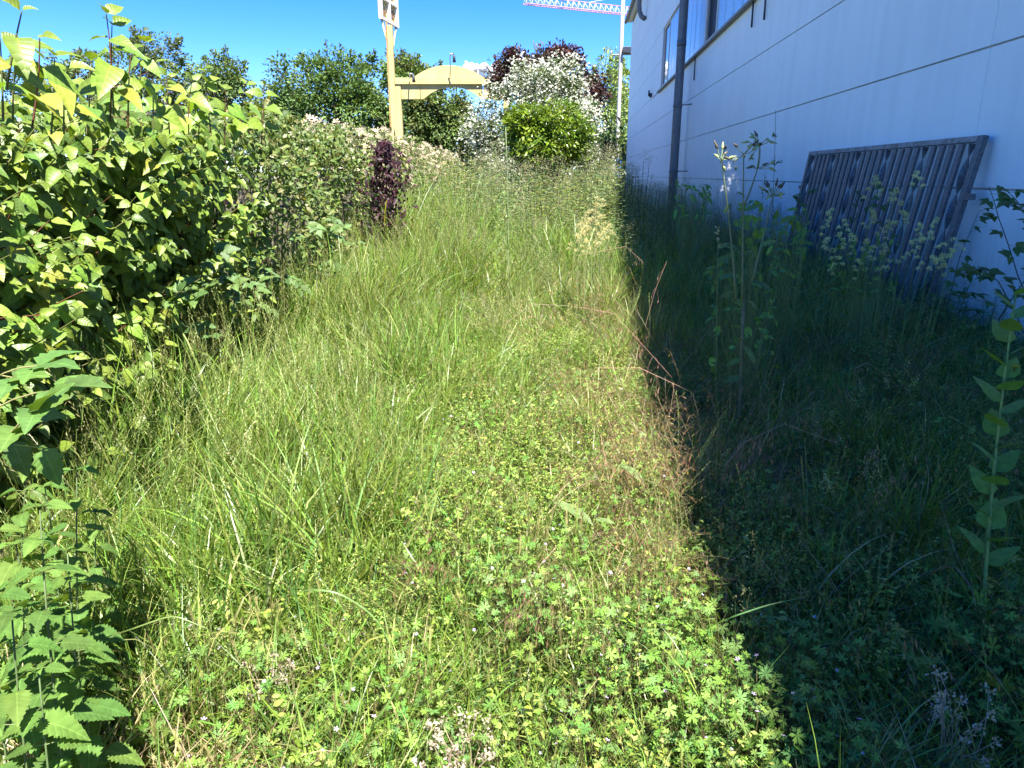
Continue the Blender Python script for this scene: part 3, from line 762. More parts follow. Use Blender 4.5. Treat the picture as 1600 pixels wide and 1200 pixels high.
tree('robinia_tree', 'feathery olive green tree rising behind the dogwood at the far left', 'tree', P(200, 262, Y) * [1, 1, 0],
     [lobe(240, 85, 42, 38, Y), lobe(200, 100, 50, 35, Y), lobe(140, 115, 50, 30, Y), lobe(260, 120, 50, 40, Y), lobe(60, 120, 60, 30, Y), lobe(170, 170, 130, 60, Y)], 330, 21000, .19, [OL, MG, (.10, .13, .05)], .5,
     shoots=[(P(215, 60, Y), P(205, 44, Y)), (P(128, 95, Y), P(122, 80, Y)), (P(275, 70, Y), P(283, 62, Y))], trunk_r=.25, inner=.5)
Y = 40
tree('young_tree', 'small fresh green tree peeking over the dogwood hedge between the two bigger trees', 'tree', P(345, 262, Y) * [1, 1, 0],
     [lobe(352, 105, 30, 25, Y), lobe(335, 130, 45, 30, Y), lobe(370, 130, 25, 25, Y), lobe(345, 180, 60, 50, Y)], 190, 12000, .16, [MG, LG, (.09, .15, .05)], .42,
     shoots=[(P(350, 90, Y), P(351, 74, Y)), (P(322, 100, Y), P(318, 90, Y)), (P(378, 110, Y), P(384, 98, Y))], trunk_r=.15)
Y = 46
tree('distant_tree', 'low green tree filling the gap beside the big round tree', 'tree', P(420, 262, Y) * [1, 1, 0], [lobe(418, 190, 40, 50, Y), lobe(425, 165, 25, 28, Y), lobe(410, 220, 60, 50, Y)], 120, 7000, .2, [MG, OL], .55, trunk_r=.15)
# tall thin poplars seen through the arch
for k, (px, top) in enumerate(((722, 148), (731, 150))):
    Y = 70
    tree('poplar_tree', ['slim poplar seen through the portal arch, left of its twin', 'slim poplar seen through the portal arch, right of its twin'][k], 'tree', P(px, 262, Y) * [1, 1, 0],
         [lobe(px, 180, 2.2, 32, Y), lobe(px, 220, 4, 30, Y)], 50, 1500, .22, [MG, DG], .2, group='poplars seen through the arch', trunk_r=.06)
Y = 50
tree('distant_tree', 'low olive shrubby tree beneath the portal opening', 'tree', P(738, 262, Y) * [1, 1, 0], [lobe(735, 215, 28, 28, Y), lobe(765, 225, 30, 25, Y), lobe(750, 245, 45, 25, Y)], 120, 6500, .18, [OL, (.10, .13, .06)], .45, trunk_r=.1)
# copper tree behind the blossom
Y = 26
PU = (.050, .022, .026); PU2 = (.075, .03, .03)
ct = tree('copper_leaved_tree', 'dark purple leaved tree rising behind the white blossom, with bare twigs on top', 'tree', P(850, 262, Y) * [1, 1, 0],
     [lobe(812, 103, 32, 22, Y), lobe(872, 96, 34, 18, Y), lobe(845, 130, 60, 30, Y), lobe(915, 145, 24, 35, Y), lobe(790, 125, 22, 20, Y)], 280, 18000, .13, [PU, PU2, PU, (.06, .05, .03)], .3, trunk_r=.13)
a = Acc()
for x0_, y0_, x1_, y1_ in ((845, 100, 833, 64), (838, 80, 846, 70), (852, 95, 853, 76), (873, 90, 871, 68), (875, 85, 880, 68), (878, 82, 887, 76), (860, 95, 858, 72), (900, 100, 912, 84), (925, 125, 938, 108), (765, 110, 754, 96), (842, 78, 838, 68), (870, 78, 866, 72)):
    p0, p1 = P(x0_, y0_, Y), P(x1_, y1_, Y); tube(a, curve_pts(p0, p1, rand_dirs(1)[0] * .06, 6), np.linspace(.032, .014, 6), 4, (.1, .08, .06))
a.build('twigs', M_bark, ct)
# white blossoming shrub
Y = 21
tree('blossoming_shrub', 'big shrub covered in white blossom behind the glossy green bush', 'shrub', P(835, 262, Y) * [1, 1, 0],
     [lobe(850, 135, 50, 32, Y), lobe(880, 120, 28, 22, Y), lobe(800, 165, 45, 38, Y), lobe(880, 165, 52, 45, Y), lobe(775, 200, 38, 45, Y), lobe(845, 190, 80, 60, Y), lobe(905, 210, 28, 45, Y), lobe(820, 120, 22, 20, Y), lobe(835, 245, 75, 30, Y), lobe(760, 235, 25, 25, Y)],
     330, 20000, .085, [(.06, .11, .035), (.09, .14, .05), (.12, .16, .07)], .28, mat=M_tree, trunk_r=.06, stems=5, trunk_top=P(840, 200, Y), blossoms=('blossom', 15000, .028, (.68, .69, .58), 0), inner=.5)
# glossy cherry laurel, round and bright
Y = 15.5
tree('cherry_laurel', 'rounded glossy bright green laurel bush in front of the white blossom', 'shrub', P(855, 262, Y) * [1, 1, 0],
     [lobe(830, 205, 34, 36, Y), lobe(870, 200, 48, 34, Y), lobe(825, 190, 30, 22, Y), lobe(895, 215, 24, 32, Y), lobe(855, 222, 57, 30, Y), lobe(852, 240, 45, 22, Y)],
     420, 17000, .085, [(.10, .20, .02), (.17, .28, .02), (.06, .13, .015), (.21, .31, .03)], .2, mat=M_laurel, T=LEAF_LAU, trunk_r=.03, stems=6, inner=.75, trunk_top=P(855, 215, Y), leafname='crown', up=.6)
# pale airy tree by the lamp post
Y = 78
tree('birch_tree', 'airy light green tree behind the street lamp at the hall corner', 'tree', P(950, 262, Y) * [1, 1, 0],
     [lobe(952, 110, 16, 26, Y), lobe(935, 130, 20, 24, Y), lobe(962, 150, 22, 40, Y), lobe(940, 175, 30, 35, Y), lobe(968, 200, 22, 50, Y), lobe(925, 205, 24, 45, Y)], 200, 6500, .30, [(.22, .30, .09), (.27, .34, .1), (.18, .26, .08)], .8,
     shoots=[(P(955, 100, Y), P(956, 84, Y)), (P(930, 120, Y), P(929, 108, Y)), (P(972, 110, Y), P(973, 92, Y))], trunk_r=.12, inner=.2)
Y = 30
tree('dark_yew', 'dark upright conifer-like bush between the white blossom and the lamp post', 'shrub', P(925, 262, Y) * [1, 1, 0], [lobe(925, 205, 14, 42, Y), lobe(940, 240, 16, 20, Y), lobe(915, 235, 14, 30, Y)], 130, 7000, .09, [(.02, .045, .015), (.03, .06, .02)], .25, trunk_r=.1)
tree('broadleaf_tree', 'green tree showing in the narrow gap between lamp post and hall corner', 'tree', P(962, 262, 84) * [1, 1, 0], [lobe(968, 200, 18, 60, 84), lobe(966, 130, 12, 35, 84), lobe(955, 235, 28, 30, 84)], 170, 7500, .35, [LG, MG, YG], .7, trunk_r=.2)

# ------------------------------------------------------------------ the hedge along the left
def leafy_shoots(acc, sticks, starts, ends, T, step, lsize, cols, droop=1.15, face=(1, -.75, .35), petiole=.35, rec=None, pairs=True, tipsmall=True, rad=.0055):
    """leaf pairs along arching shoots; rec collects (pos, matrix, size, colour) for leaves built one by one"""
    fc = norm(np.array(face, float))
    for s, e in zip(starts, ends):
        Ls = np.linalg.norm(e - s); n = max(3, int(Ls / step)); bow = np.array([0, 0, rng.uniform(.02, .12) * Ls]) + rand_dirs(1)[0] * .04 * Ls
        pts = curve_pts(s, e, bow, n + 1); tube(sticks, pts, np.linspace(rad, .0018, n + 1), 4, (.13, .14, .045) if rng.random() < .7 else (.14, .06, .03), cap=False)
        d = norm(e - s); side = norm(np.cross(d, rand_dirs(1)[0])); side2 = np.cross(d, side)
        for i in range(1, n + 1):
            t_ = i / n
            sd = side if i % 2 else side2
            for sg_ in ((-1, 1) if pairs else ((1,) if rng.random() < .5 else (-1,))):
                out_ = norm(sd * sg_ + d * .55 + fc * .35 + np.array([0, 0, -droop]) + rand_dirs(1)[0] * .35)
                if i == n: out_ = norm(out_ + d * .8)
                upv = norm(fc * 1.1 + np.array([0, 0, .55]) + rand_dirs(1)[0] * .5)
                sz = lsize * rng.uniform(.65, 1.2) * ((1 - .5 * t_ ** 3) if tipsmall else 1)
                p = pts[i] + out_ * sz * petiole * .25
                c = np.array(cols[rng.integers(len(cols))]) * rng.uniform(.8, 1.2)
                rec.append((p, frames(out_[None], upv[None])[0], sz, c))

HX = -1.95
dog = empty('dogwood_hedge', (HX - .4, 3.5, 0), 'big leafy dogwood hedge with broad bright green leaves on the left', 'hedge')
sticks = Acc(); rec = []
nS = 980
y0 = rng.uniform(.6, 6.1, nS); z0 = rng.uniform(.15, 1.95, nS) ** 1.0
top = 1.93 + .05 * (y0 - 2.5) + .10 * np.sin(y0 * 3.1) + .06 * np.sin(y0 * 7.3)
dep = rng.uniform(0, .55, nS) ** 1.0
prot = np.where(z0 < .55, -.10, .0) + .10 * np.sin(y0 * 2.3 + z0 * 2) 
st = np.stack([HX - .45 - dep + rng.uniform(-.1, .1, nS), y0 + rng.uniform(-.2, .2, nS), z0 - .25], -1)
en = np.stack([HX + prot - dep * .85 + rng.uniform(-.12, .1, nS), y0 + rng.uniform(-.3, .2, nS), z0 + rng.uniform(-.05, .3, nS)], -1)
over = en[:, 2] > top; en[over, 2] = top[over] + rng.uniform(-.1, .12, over.sum())
leafy_shoots(None, sticks, st, en, None, .085, .128, [(.15, .25, .035), (.19, .29, .04), (.13, .22, .04), (.22, .32, .05), (.10, .19, .035)], rec=rec)
# shoots that stand above the hedge
for (bx, by, tx, ty, Y) in ((172, 130, 166, 22, 2.75), (178, 120, 175, 40, 2.8), (10, 80, 34, 18, 2.1), (50, 140, 62, 60, 2.3), (222, 110, 228, 66, 3.4), (330, 150, 322, 128, 4.2), (375, 160, 384, 132, 4.8), (408, 165, 412, 132, 5.2), (5, 130, 0, 60, 2.2), (100, 150, 105, 108, 2.7), (295, 150, 300, 125, 4.0), (265, 150, 262, 118, 3.7), (20, 130, 40, 70, 2.5), (135, 150, 140, 95, 3.0), (200, 140, 205, 80, 3.0), (240, 150, 240, 100, 3.6), (80, 150, 85, 90, 2.6), (310, 160, 318, 110, 4.2), (350, 165, 352, 140, 4.6)):
    leafy_shoots(None, sticks, [P(bx, by + 60, Y)], [P(tx, ty, Y)], None, .085, (.135 if Y > 2.4 else .11), [(.15, .25, .035), (.19, .29, .04)], rec=rec, droop=.9, face=(.6, -.6, .5), rad=.0035)
# dark inner growth of stems
for k in range(150):
    y = rng.uniform(.5, 6.2); x = HX - .75 + rng.uniform(-.3, .25)
    tube(sticks, curve_pts((x, y, 0), (x + rng.uniform(-.1, .25), y + rng.uniform(-.4, .4), rng.uniform(1.2, 1.9)), rng.uniform(-.08, .08, 3), 6), np.linspace(.011, .005, 6), 5, (.07, .055, .03), cap=False)
sticks.build('branches', M_stem, dog)
camp = np.array([0, 0, CAM_H])
def visible_size(r):
    p = r[0]; d = np.linalg.norm(p - camp); q_ = p - camp
    if p[1] < .8: return 0
    u = q_[0] / (q_[1] * math.cos(PITCH) - q_[2] * math.sin(PITCH)); 
    return (r[2] / d) * (1 if u > -.76 else 0) * (1 if p[0] > HX - .35 else .3) * (1.0 if p[2] > .75 else .4)
rec.sort(key=visible_size, reverse=True)
dog_meshes = []
for T in LEAF_DOG:
    for tone in (0, 1, 2, 0, 1, 3):
        a = Acc(); V, F, U = T; a.add(V, F, [(.16, .26, .037), (.20, .31, .043), (.12, .215, .038), (.27, .30, .045)][tone], U); dog_meshes.append(a.mesh('leaf', M_dog))
O0 = Vector(dog.location)
def leaf_objs(recs, meshes, parent, name='leaf'):
    o0 = np.array(parent.location)
    for p, M, sz, c in recs:
        o = bpy.data.objects.new(name, meshes[rng.integers(len(meshes))]); COL.objects.link(o); o.parent = parent
        mm = np.eye(4); mm[:3, :3] = M * sz; mm[:3, 3] = p - o0; o.matrix_basis = Matrix(mm.tolist())
leaf_objs(rec[:300], dog_meshes, dog)
def stamp_rec(recs, Ts, name, mat, parent, kind='stuff'):
    a = Acc()
    ks = rng.integers(0, len(Ts), len(recs))
    for k, T in enumerate(Ts):
        rr = [r for r, q_ in zip(recs, ks) if q_ == k]
        if not rr: continue
        stamp(a, T, np.array([r[1] for r in rr]), np.array([r[0] for r in rr]), np.array([r[2] for r in rr]), np.array([r[3] for r in rr]))
    return tag(a.build(name, mat, parent), kind=kind)
stamp_rec(rec[300:], LEAF_DOG, 'foliage', M_dog, dog)

# bramble and mixed hedge further on, and the pale hedge to the back
def hedge_mass(name, label, ya, yb, xf, zt, n, ls, cols, T=LEAF_SIMPLE, mat=None, depth=.7, bl=None, facing=.55):
    t = empty(name, (xf - .4, (ya + yb) / 2, 0), label, 'hedge'); m = n
    y = rng.uniform(ya, yb, m); z = rng.uniform(0.05, 1, m) ** .8 * (zt + .12 * np.sin(y * 2.1) + .08 * np.sin(y * 5.3))
    surf = xf + .14 * np.sin(y * 1.7 + z * 2) + .10 * np.sin(y * 4.3 - z * 3) - np.maximum(0, (z - zt + .35)) ** 1.5 * 1.2
    x = surf - rng.exponential(.13, m)
    ntop = m // 3                       # the top of the hedge
    x[:ntop] = xf - rng.uniform(.05, depth + .5, ntop); z[:ntop] = zt + .12 * np.sin(y[:ntop] * 2.1 + x[:ntop] * 3) + .07 * np.sin(y[:ntop] * 5.3) - rng.exponential(.07, ntop) + .05
    pos = np.stack([x, y, z], -1)
    X = norm(rand_dirs(m) + [.5, -.3, -.3]); up = norm(rand_dirs(m) * .8 + [facing, -.35, .8])
    a = Acc(); cidx = rng.integers(0, len(cols), m)
    stamp(a, T, frames(X, up), pos, ls * rng.uniform(.55, 1.3, m), np.array(cols)[cidx] * rng.uniform(.75, 1.25, (m, 1)))
    tag(a.build('foliage', mat or M_herb, t), kind='stuff')
    a = Acc()
    for k in range(int((yb - ya) * 16)):
        yy = rng.uniform(ya, yb); xx = xf - rng.uniform(.25, depth)
        tube(a, curve_pts((xx, yy, 0), (xx + rng.uniform(-.1, .3), yy + rng.uniform(-.5, .5), rng.uniform(zt * .7, zt)), rng.uniform(-.1, .1, 3), 6), np.linspace(.012, .004, 6), 4, (.09, .07, .04), cap=False)
    a.build('branches', M_stem, t)
    if bl is not None:
        col, nb3, sz = bl; a = Acc(); k = rng.choice(ntop * 2, nb3, replace=False) % m
        stamp(a, FLOWER, frames(rand_dirs(nb3), norm(rand_dirs(nb3) * .6 + [.2, -.4, .8])), pos[k] + [.03, -.03, .04], sz * rng.uniform(.6, 1.3, nb3), jitter(col, nb3, .12, .05)); tag(a.build('blossom', M_petal, t), kind='stuff')
    return t
hedge_mass('bramble_hedge', 'tangled mixed hedge of small bramble leaves just past the dogwood', 5.7, 10.2, -2.0, 2.0, 11000, .065, [(.09, .15, .035), (.13, .2, .04), (.17, .22, .06), (.06, .11, .03), (.2, .2, .07), (.12, .17, .05)], bl=((.5, .46, .33), 350, .022))
hedge_mass('pale_hedge', 'clipped far hedge with creamy flower heads running towards the portal', 10.4, 30, -2.0, 2.13, 17000, .085, [(.12, .17, .045), (.17, .21, .06), (.08, .13, .035), (.24, .24, .11)], bl=((.50, .42, .29), 3000, .045))
# bigger bramble leaves poking out of it, each its own leaf
def trifoliate(rec_, p, d, up, sz, col, n=3):
    for k, an in enumerate((0, 62, -62, 115, -115)[:n]):
        a_ = R_(an); sidev = norm(np.cross(up, d)); x = norm(d * math.cos(a_) + sidev * math.sin(a_) + rand_dirs(1)[0] * .12)
        rec_.append((p, frames(x[None], norm(up + rand_dirs(1)[0] * .2)[None])[0], sz * (1 if k == 0 else .82), np.array(col) * rng.uniform(.85, 1.15)))
bra_meshes = []
for T in LEAF_BRA:
    for c in ((.085, .15, .045), (.11, .185, .05)):
        a = Acc(); a.add(T[0], T[1], c, T[2]); bra_meshes.append(a.mesh('leaf', M_bra))
bm_ = empty('bramble_bush', (-1.85, 5.6, 0), 'bramble canes with lobed dull green leaves spilling from the foot of the hedge', 'bramble')
sticks = Acc(); rec = []
for k in range(26):
    y = rng.uniform(3.6, 8.5); z = rng.uniform(.6, 1.35); p0 = np.array([HX - .2, y + .2, z * .5]); p1 = np.array([HX + rng.uniform(.02, .3), y, z])
    pts = curve_pts(p0, p1, (0, 0, .2), 7); tube(sticks, pts, np.linspace(.005, .002, 7), 4, (.12, .13, .05), cap=False)
    for i in (3, 5, 6): trifoliate(rec, pts[i], norm(np.array([.7, -.5, .1]) + rand_dirs(1)[0] * .6), norm(np.array([.3, -.5, .9]) + rand_dirs(1)[0] * .3), rng.uniform(.075, .12), (.08, .14, .045))
sticks.build('canes', M_stem, bm_)['kind'] = 'stuff'; leaf_objs(rec, bra_meshes, bm_)
# the purple sapling
t = empty('purple_sapling', (-2.0, 10.3, 0), 'dark purple leaved sapling standing in the hedge below the sign pole', 'shrub')
a = Acc(); s_ = Acc()
n = 1250; c0 = P(604, 262, 10.0)
pos = np.stack([c0[0] + rng.normal(0, .15, n), 9.9 + rng.normal(0, .16, n), rng.uniform(.6, 2.02, n)], -1)
pos[:, 0] += (pos[:, 2] < 1.5) * rng.normal(0, .06, n) + (pos[:, 2] - 1.6) * .08; w_ = np.clip((2.12 - pos[:, 2]) / .45, .25, 1); pos[:, 0] = c0[0] + (pos[:, 0] - c0[0]) * w_
stamp(a, LEAF_SIMPLE, frames(norm(rand_dirs(n) + [.2, -.4, -.3]), norm(rand_dirs(n) * .7 + [.2, -.5, .7])), pos, rng.uniform(.05, .09, n), np.array([(.045, .016, .022), (.065, .022, .028), (.03, .014, .018)])[rng.integers(0, 3, n)] * rng.uniform(.8, 1.2, (n, 1)))
tag(a.build('foliage', M_tree, t), kind='stuff')
for k in range(5): tube(s_, curve_pts((c0[0] + rng.uniform(-.1, .1), 10, 0), (c0[0] + rng.uniform(-.2, .2), 9.95, rng.uniform(1.7, 2.05)), rng.uniform(-.05, .05, 3)), np.linspace(.013, .004, 7), 5, (.06, .03, .025))
s_.build('stems', M_stem, t)

# far belt of shrubs and trees that closes the horizon
def belt(name, label, Yb, xa, xb, h, n, ls, cols):
    x = rng.uniform(xa, xb, n); z = rng.uniform(0, 1, n) ** .8 * (h * (.72 + .18 * np.sin(x * .21) + .14 * np.sin(x * .53 + 1) + .1 * np.sin(x * 1.7)))
    y = Yb + rng.uniform(-2, 2, n) + 1.5 * np.sin(x * .4 + z) + z * .2
    a = Acc(); stamp(a, LEAF_TREE, frames(rand_dirs(n), norm(rand_dirs(n) * .8 + [.2, -.5, .7])), np.stack([x, y, z], -1), ls * rng.uniform(.6, 1.3, n), np.array(cols)[rng.integers(0, len(cols), n)] * rng.uniform(.7, 1.3, (n, 1)))
    tag(a.build(name, M_tree, smooth=False), label, 'woodland', kind='stuff')
belt('far_woodland', 'distant belt of green trees closing the horizon behind the hedge', 62, -75, 22, 6.5, 26000, .5, [MG, DG, OL])

# ------------------------------------------------------------------ the rank grass and herbs on the ground
def wall_l(x, y): return x * RT[0] + y * RT[1]
SWX = rng.uniform(0, 6.28, 8)
def swirl(x, y):
    """slowly changing direction and strength in which the grass leans"""
    a = 1.6 * np.sin(x * 1.5 + SWX[0]) + 1.5 * np.sin(y * 1.7 + SWX[1]) + 1.3 * np.sin(x * 3.7 - y * 2.1 + SWX[2]) + 3.9
    s = .36 + .28 * np.sin(x * 1.3 + y * .9 + SWX[3]) + .15 * np.sin(x * 3.1 - y * 2.2 + SWX[4])
    return a, np.clip(s, .03, .95)

def sm(a, b, x): t = np.clip((x - a) / (b - a), 0, 1); return t * t * (3 - 2 * t)

def stalks_path(acc, base, az, lean, curv, L, w, seg, col):
    return blades(acc, base, az, lean, curv, L, w, seg, col, prof='stem')

def disc(n, r):
    a = rng.uniform(0, 2 * np.pi, n); q_ = np.sqrt(rng.uniform(0, 1, n)) * r
    return np.stack([q_ * np.cos(a), q_ * np.sin(a), np.zeros(n)], -1)

GREENS = np.array([(.15, .25, .035), (.11, .20, .045), (.20, .29, .04), (.08, .16, .05), (.24, .30, .06), (.29, .29, .10), (.42, .36, .17)])
def gcols(n, p):
    return GREENS[rng.choice(7, n, p=p)] * rng.uniform(.8, 1.2, (n, 1))
PA = [.25, .2, .2, .15, .1, .06, .04]; PB = [.2, .1, .15, .05, .2, .18, .12]; PT = [.28, .22, .2, .16, .07, .04, .03]

def seeds_on(acc, path, t0, step, sz, wd, ang, col, droop=0.0):
    """spikelets set alternately along the upper part of a stalk"""
    seg = len(path) - 1; Ls = np.linalg.norm(path[-1] - path[0]); n = max(3, int(Ls * (1 - t0) / step))
    pos = []; X = []
    sgn = 1
    sd = norm(np.cross(path[-1] - path[0], [rng.uniform(-1, 1), rng.uniform(-1, 1), .2]))
    for i in range(n):
        t = t0 + (1 - t0) * i / n; f = t * seg; k = min(int(f), seg - 1); p = path[k] + (path[k + 1] - path[k]) * (f - k); d = norm(path[k + 1] - path[k])
        pos.append(p); X.append(norm(d * math.cos(ang) + sd * sgn * math.sin(ang) + [0, 0, -droop] + rng.normal(0, .12, 3))); sgn = -sgn
    pos = np.array(pos); X = np.array(X)
    T = (SEED[0] * [1, wd, wd], SEED[1], SEED[2])
    stamp(acc, T, frames(X, rand_dirs(len(X))), pos, sz * rng.uniform(.8, 1.2, len(X)), jitter(col, len(X), .2, .05))

def proto(name, acc, mat): 
    me = acc.mesh(name, mat, True); return bpy.data.objects.new(name + '_source', me)

def p_turf(n, r, l0, l1, p):
    a = Acc(); b = disc(n, r)
    blades(a, b, rng.uniform(0, 6.28, n), rng.uniform(.05, .8, n), rng.uniform(.2, 1.9, n), rng.uniform(l0, l1, n), rng.uniform(.0034, .0082, n), 4, gcols(n, p), gcols(n, p) * 1.05, rng.normal(0, .7, n))
    return a
def p_tall(n, r, l0, l1, p, w=(.0045, .0095)):
    a = Acc(); b = disc(n, r)
    blades(a, b, rng.uniform(0, 6.28, n), rng.uniform(.02, .35, n), rng.uniform(.1, 1.5, n), rng.uniform(l0, l1, n), rng.uniform(*w, n), 6, gcols(n, p), gcols(n, p) * 1.1, rng.normal(0, .8, n), kink=np.where(rng.random(n) < .12, 1.2, 0))
    return a
def p_rye(n, l0, l1, col):
    a = Acc(); L = rng.uniform(l0, l1, n); c = jitter(col, n, .15, .05)
    pts = stalks_path(a, disc(n, .05), rng.uniform(0, 6.28, n), rng.uniform(.0, .25, n), rng.uniform(.0, .7, n), L, .0024, 7, c)
    for k in range(n): seeds_on(a, pts[k], .72, .010, .016, .38, .42, (.44, .45, .19) if rng.random() < .6 else (.34, .40, .13))
    return a
def p_brome(n, l0, l1):
    a = Acc(); L = rng.uniform(l0, l1, n)
    pts = stalks_path(a, disc(n, .05), rng.uniform(-.9, .9, n), rng.uniform(.1, .5, n), rng.uniform(.7, 1.7, n), L, .0018, 9, jitter((.36, .26, .15), n, .2))
    for k in range(n):
        for t in np.linspace(.6, .99, 8):
            f = t * 9; i = min(int(f), 8); p0 = pts[k][i] + (pts[k][min(i + 1, 9)] - pts[k][i]) * (f - i)
            d = norm(rand_dirs(1)[0] * .6 + norm(pts[k][min(i + 1, 9)] - pts[k][i])); ln = rng.uniform(.02, .06)
            p1 = p0 + d * ln; p2 = p1 + np.array([0, 0, -.012]) + d * .005
            tube(a, [p0, p1, p2], .0006, 3, (.22, .15, .08), cap=False)
            sd = norm(np.array([0, 0, -1.0]) + d * .35 + rand_dirs(1)[0] * .15)
            T = (SEED[0] * [1, .55, .55], SEED[1], SEED[2])
            stamp(a, T, frames(sd[None], rand_dirs(1)), p2[None], rng.uniform(.022, .038), jitter((.36, .20, .13) if rng.random() < .6 else (.36, .28, .12), 1, .2))
    return a
def p_panicle(n, l0, l1, col, dens=1.0, w=.09, sz=.006):
    """airy meadow-grass panicles"""
    a = Acc(); L = rng.uniform(l0, l1, n)
    pts = stalks_path(a, disc(n, .06), rng.uniform(0, 6.28, n), rng.uniform(.0, .3, n), rng.uniform(.0, .8, n), L, .0018, 7, jitter((.16, .18, .06), n, .2))
    for k in range(n):
        m = int(60 * dens); t = rng.uniform(.70, 1.0, m); f = t * 7; i = np.minimum(f.astype(int), 6); p0 = pts[k][i] + (pts[k][i + 1] - pts[k][i]) * (f - i)[:, None]
        wd = w * (1.05 - t) / .35; q_ = p0 + norm(rand_dirs(m) + [0, 0, .6]) * (wd * rng.uniform(.2, 1, m))[:, None]
        stamp(a, (SEED[0] * [1, 1.2, 1.2], SEED[1], SEED[2]), frames(norm(q_ - p0 + 1e-4), rand_dirs(m)), q_, sz * rng.uniform(.7, 1.3, m), jitter(col, m, .2, .05))
        for j in range(0, m, 4):
            b0 = q_[j] - p0[j]; s_ = norm(np.cross(b0, [0, 0, 1.0])) * .0005
            a.add([p0[j] - s_, p0[j] + s_, q_[j] + s_, q_[j] - s_], [[0, 1, 2, 3]], (.2, .2, .09))
    return a
def p_geranium(nl, r, h, flowers, cols, lr=(.018, .034)):
    a = Acc(); n = nl; b = disc(n, r * .4); tip = disc(n, r); tip[:, 2] = rng.uniform(h * .45, h, n)
    for k in range(n): 
        tube(a, curve_pts(b[k], tip[k], (0, 0, .02), 4), .0009, 3, (.16, .14, .06), cap=False)
    ks = rng.integers(0, 3, n)
    for j in range(3):
        s_ = ks == j
        if s_.sum(): stamp(a, PALM[j], frames(norm(tip[s_] * [1, 1, 0] + rand_dirs(s_.sum()) * .35 + 1e-3), norm(rand_dirs(s_.sum()) * .45 + [0, 0, 1])), tip[s_], rng.uniform(*lr, s_.sum()), np.array(cols)[rng.integers(0, len(cols), s_.sum())] * rng.uniform(.8, 1.2, (s_.sum(), 1)))
    if flowers:
        fp = disc(flowers, r); fp[:, 2] = rng.uniform(h * .85, h * 1.15, flowers)
        for q_ in fp: tube(a, [q_ * [.6, .6, .4], q_], .0007, 3, (.15, .16, .06), cap=False)
        stamp(a, FLOWER, frames(rand_dirs(flowers), norm(rand_dirs(flowers) * .35 + [0, 0, 1])), fp, rng.uniform(.004, .006, flowers), jitter((.62, .52, .68), flowers, .1, .04))
    return a
def p_herb(n, r, h, ls, cols, stems=9):
    """low mass of whorled or tiny leaves on weak stems"""
    a = Acc()
    for s_ in range(stems):
        b = disc(1, r * .6)[0]; e = disc(1, r)[0] + [0, 0, rng.uniform(h * .5, h)]; pts = curve_pts(b, e, [0, 0, .03], 7)
        tube(a, pts, .0008, 3, (.14, .18, .05), cap=False)
        m = n // stems; t = rng.uniform(.2, 1, m); f = t * 6; i = np.minimum(f.astype(int), 5); p = pts[i] + (pts[i + 1] - pts[i]) * (f - i)[:, None]
        stamp(a, LEAF_SIMPLE if ls > .012 else LEAF_TREE, frames(norm(rand_dirs(m) * [1, 1, .45] + [0, 0, .1]), norm(rand_dirs(m) * .5 + [0, 0, 1])), p, ls * rng.uniform(.6, 1.3, m), np.array(cols)[rng.integers(0, len(cols), m)] * rng.uniform(.8, 1.2, (m, 1)))
    return a
def p_straw(n, r):
    a = Acc(); blades(a, disc(n, r) + [0, 0, .03], rng.uniform(0, 6.28, n), rng.uniform(.5, 1.5, n), rng.uniform(-.3, 1.0, n), rng.uniform(.1, .4, n), rng.uniform(.002, .006, n), 5, jitter((.46, .35, .20), n, .3, .08), None, rng.normal(0, .8, n)); return a
def p_barley(n, r, h):
    a = Acc(); c = jitter((.15, .19, .06), n, .2)
    pts = stalks_path(a, disc(n, r), rng.uniform(0, 6.28, n), rng.uniform(0, .25, n), rng.uniform(-.1, .3, n), rng.uniform(h * .6, h, n), .0016, 4, c)
    for k in range(n):
        m = 26; tip = pts[k][-1]; d = norm(pts[k][-1] - pts[k][-2]); base = tip - d * np.linspace(0, .045, m)[:, None]
        X = norm(d + rand_dirs(m) * .28); blades(a, base, np.arctan2(X[:, 1], X[:, 0]), np.arccos(np.clip(X[:, 2], -1, 1)), 0, rng.uniform(.015, .03, m), .0022, 1, jitter((.27, .27, .10), m, .2, .05), (.40, .32, .16))
    return a
def p_tanfluff(n, r, h):
    """dry, papery seed stalks"""
    a = Acc()
    for k in range(n):
        b = disc(1, r * .4)[0]; e = disc(1, r)[0] + [0, 0, rng.uniform(h * .5, h)]; tube(a, curve_pts(b, e, rand_dirs(1)[0] * .02, 5), .0011, 3, (.42, .34, .24), cap=False)
        m = 16; stamp(a, LEAF_TREE, frames(rand_dirs(m), rand_dirs(m)), e + rand_dirs(m) * rng.uniform(.0, .018, (m, 1)), rng.uniform(.006, .012, m), jitter((.46, .38, .29), m, .15, .05))
    return a

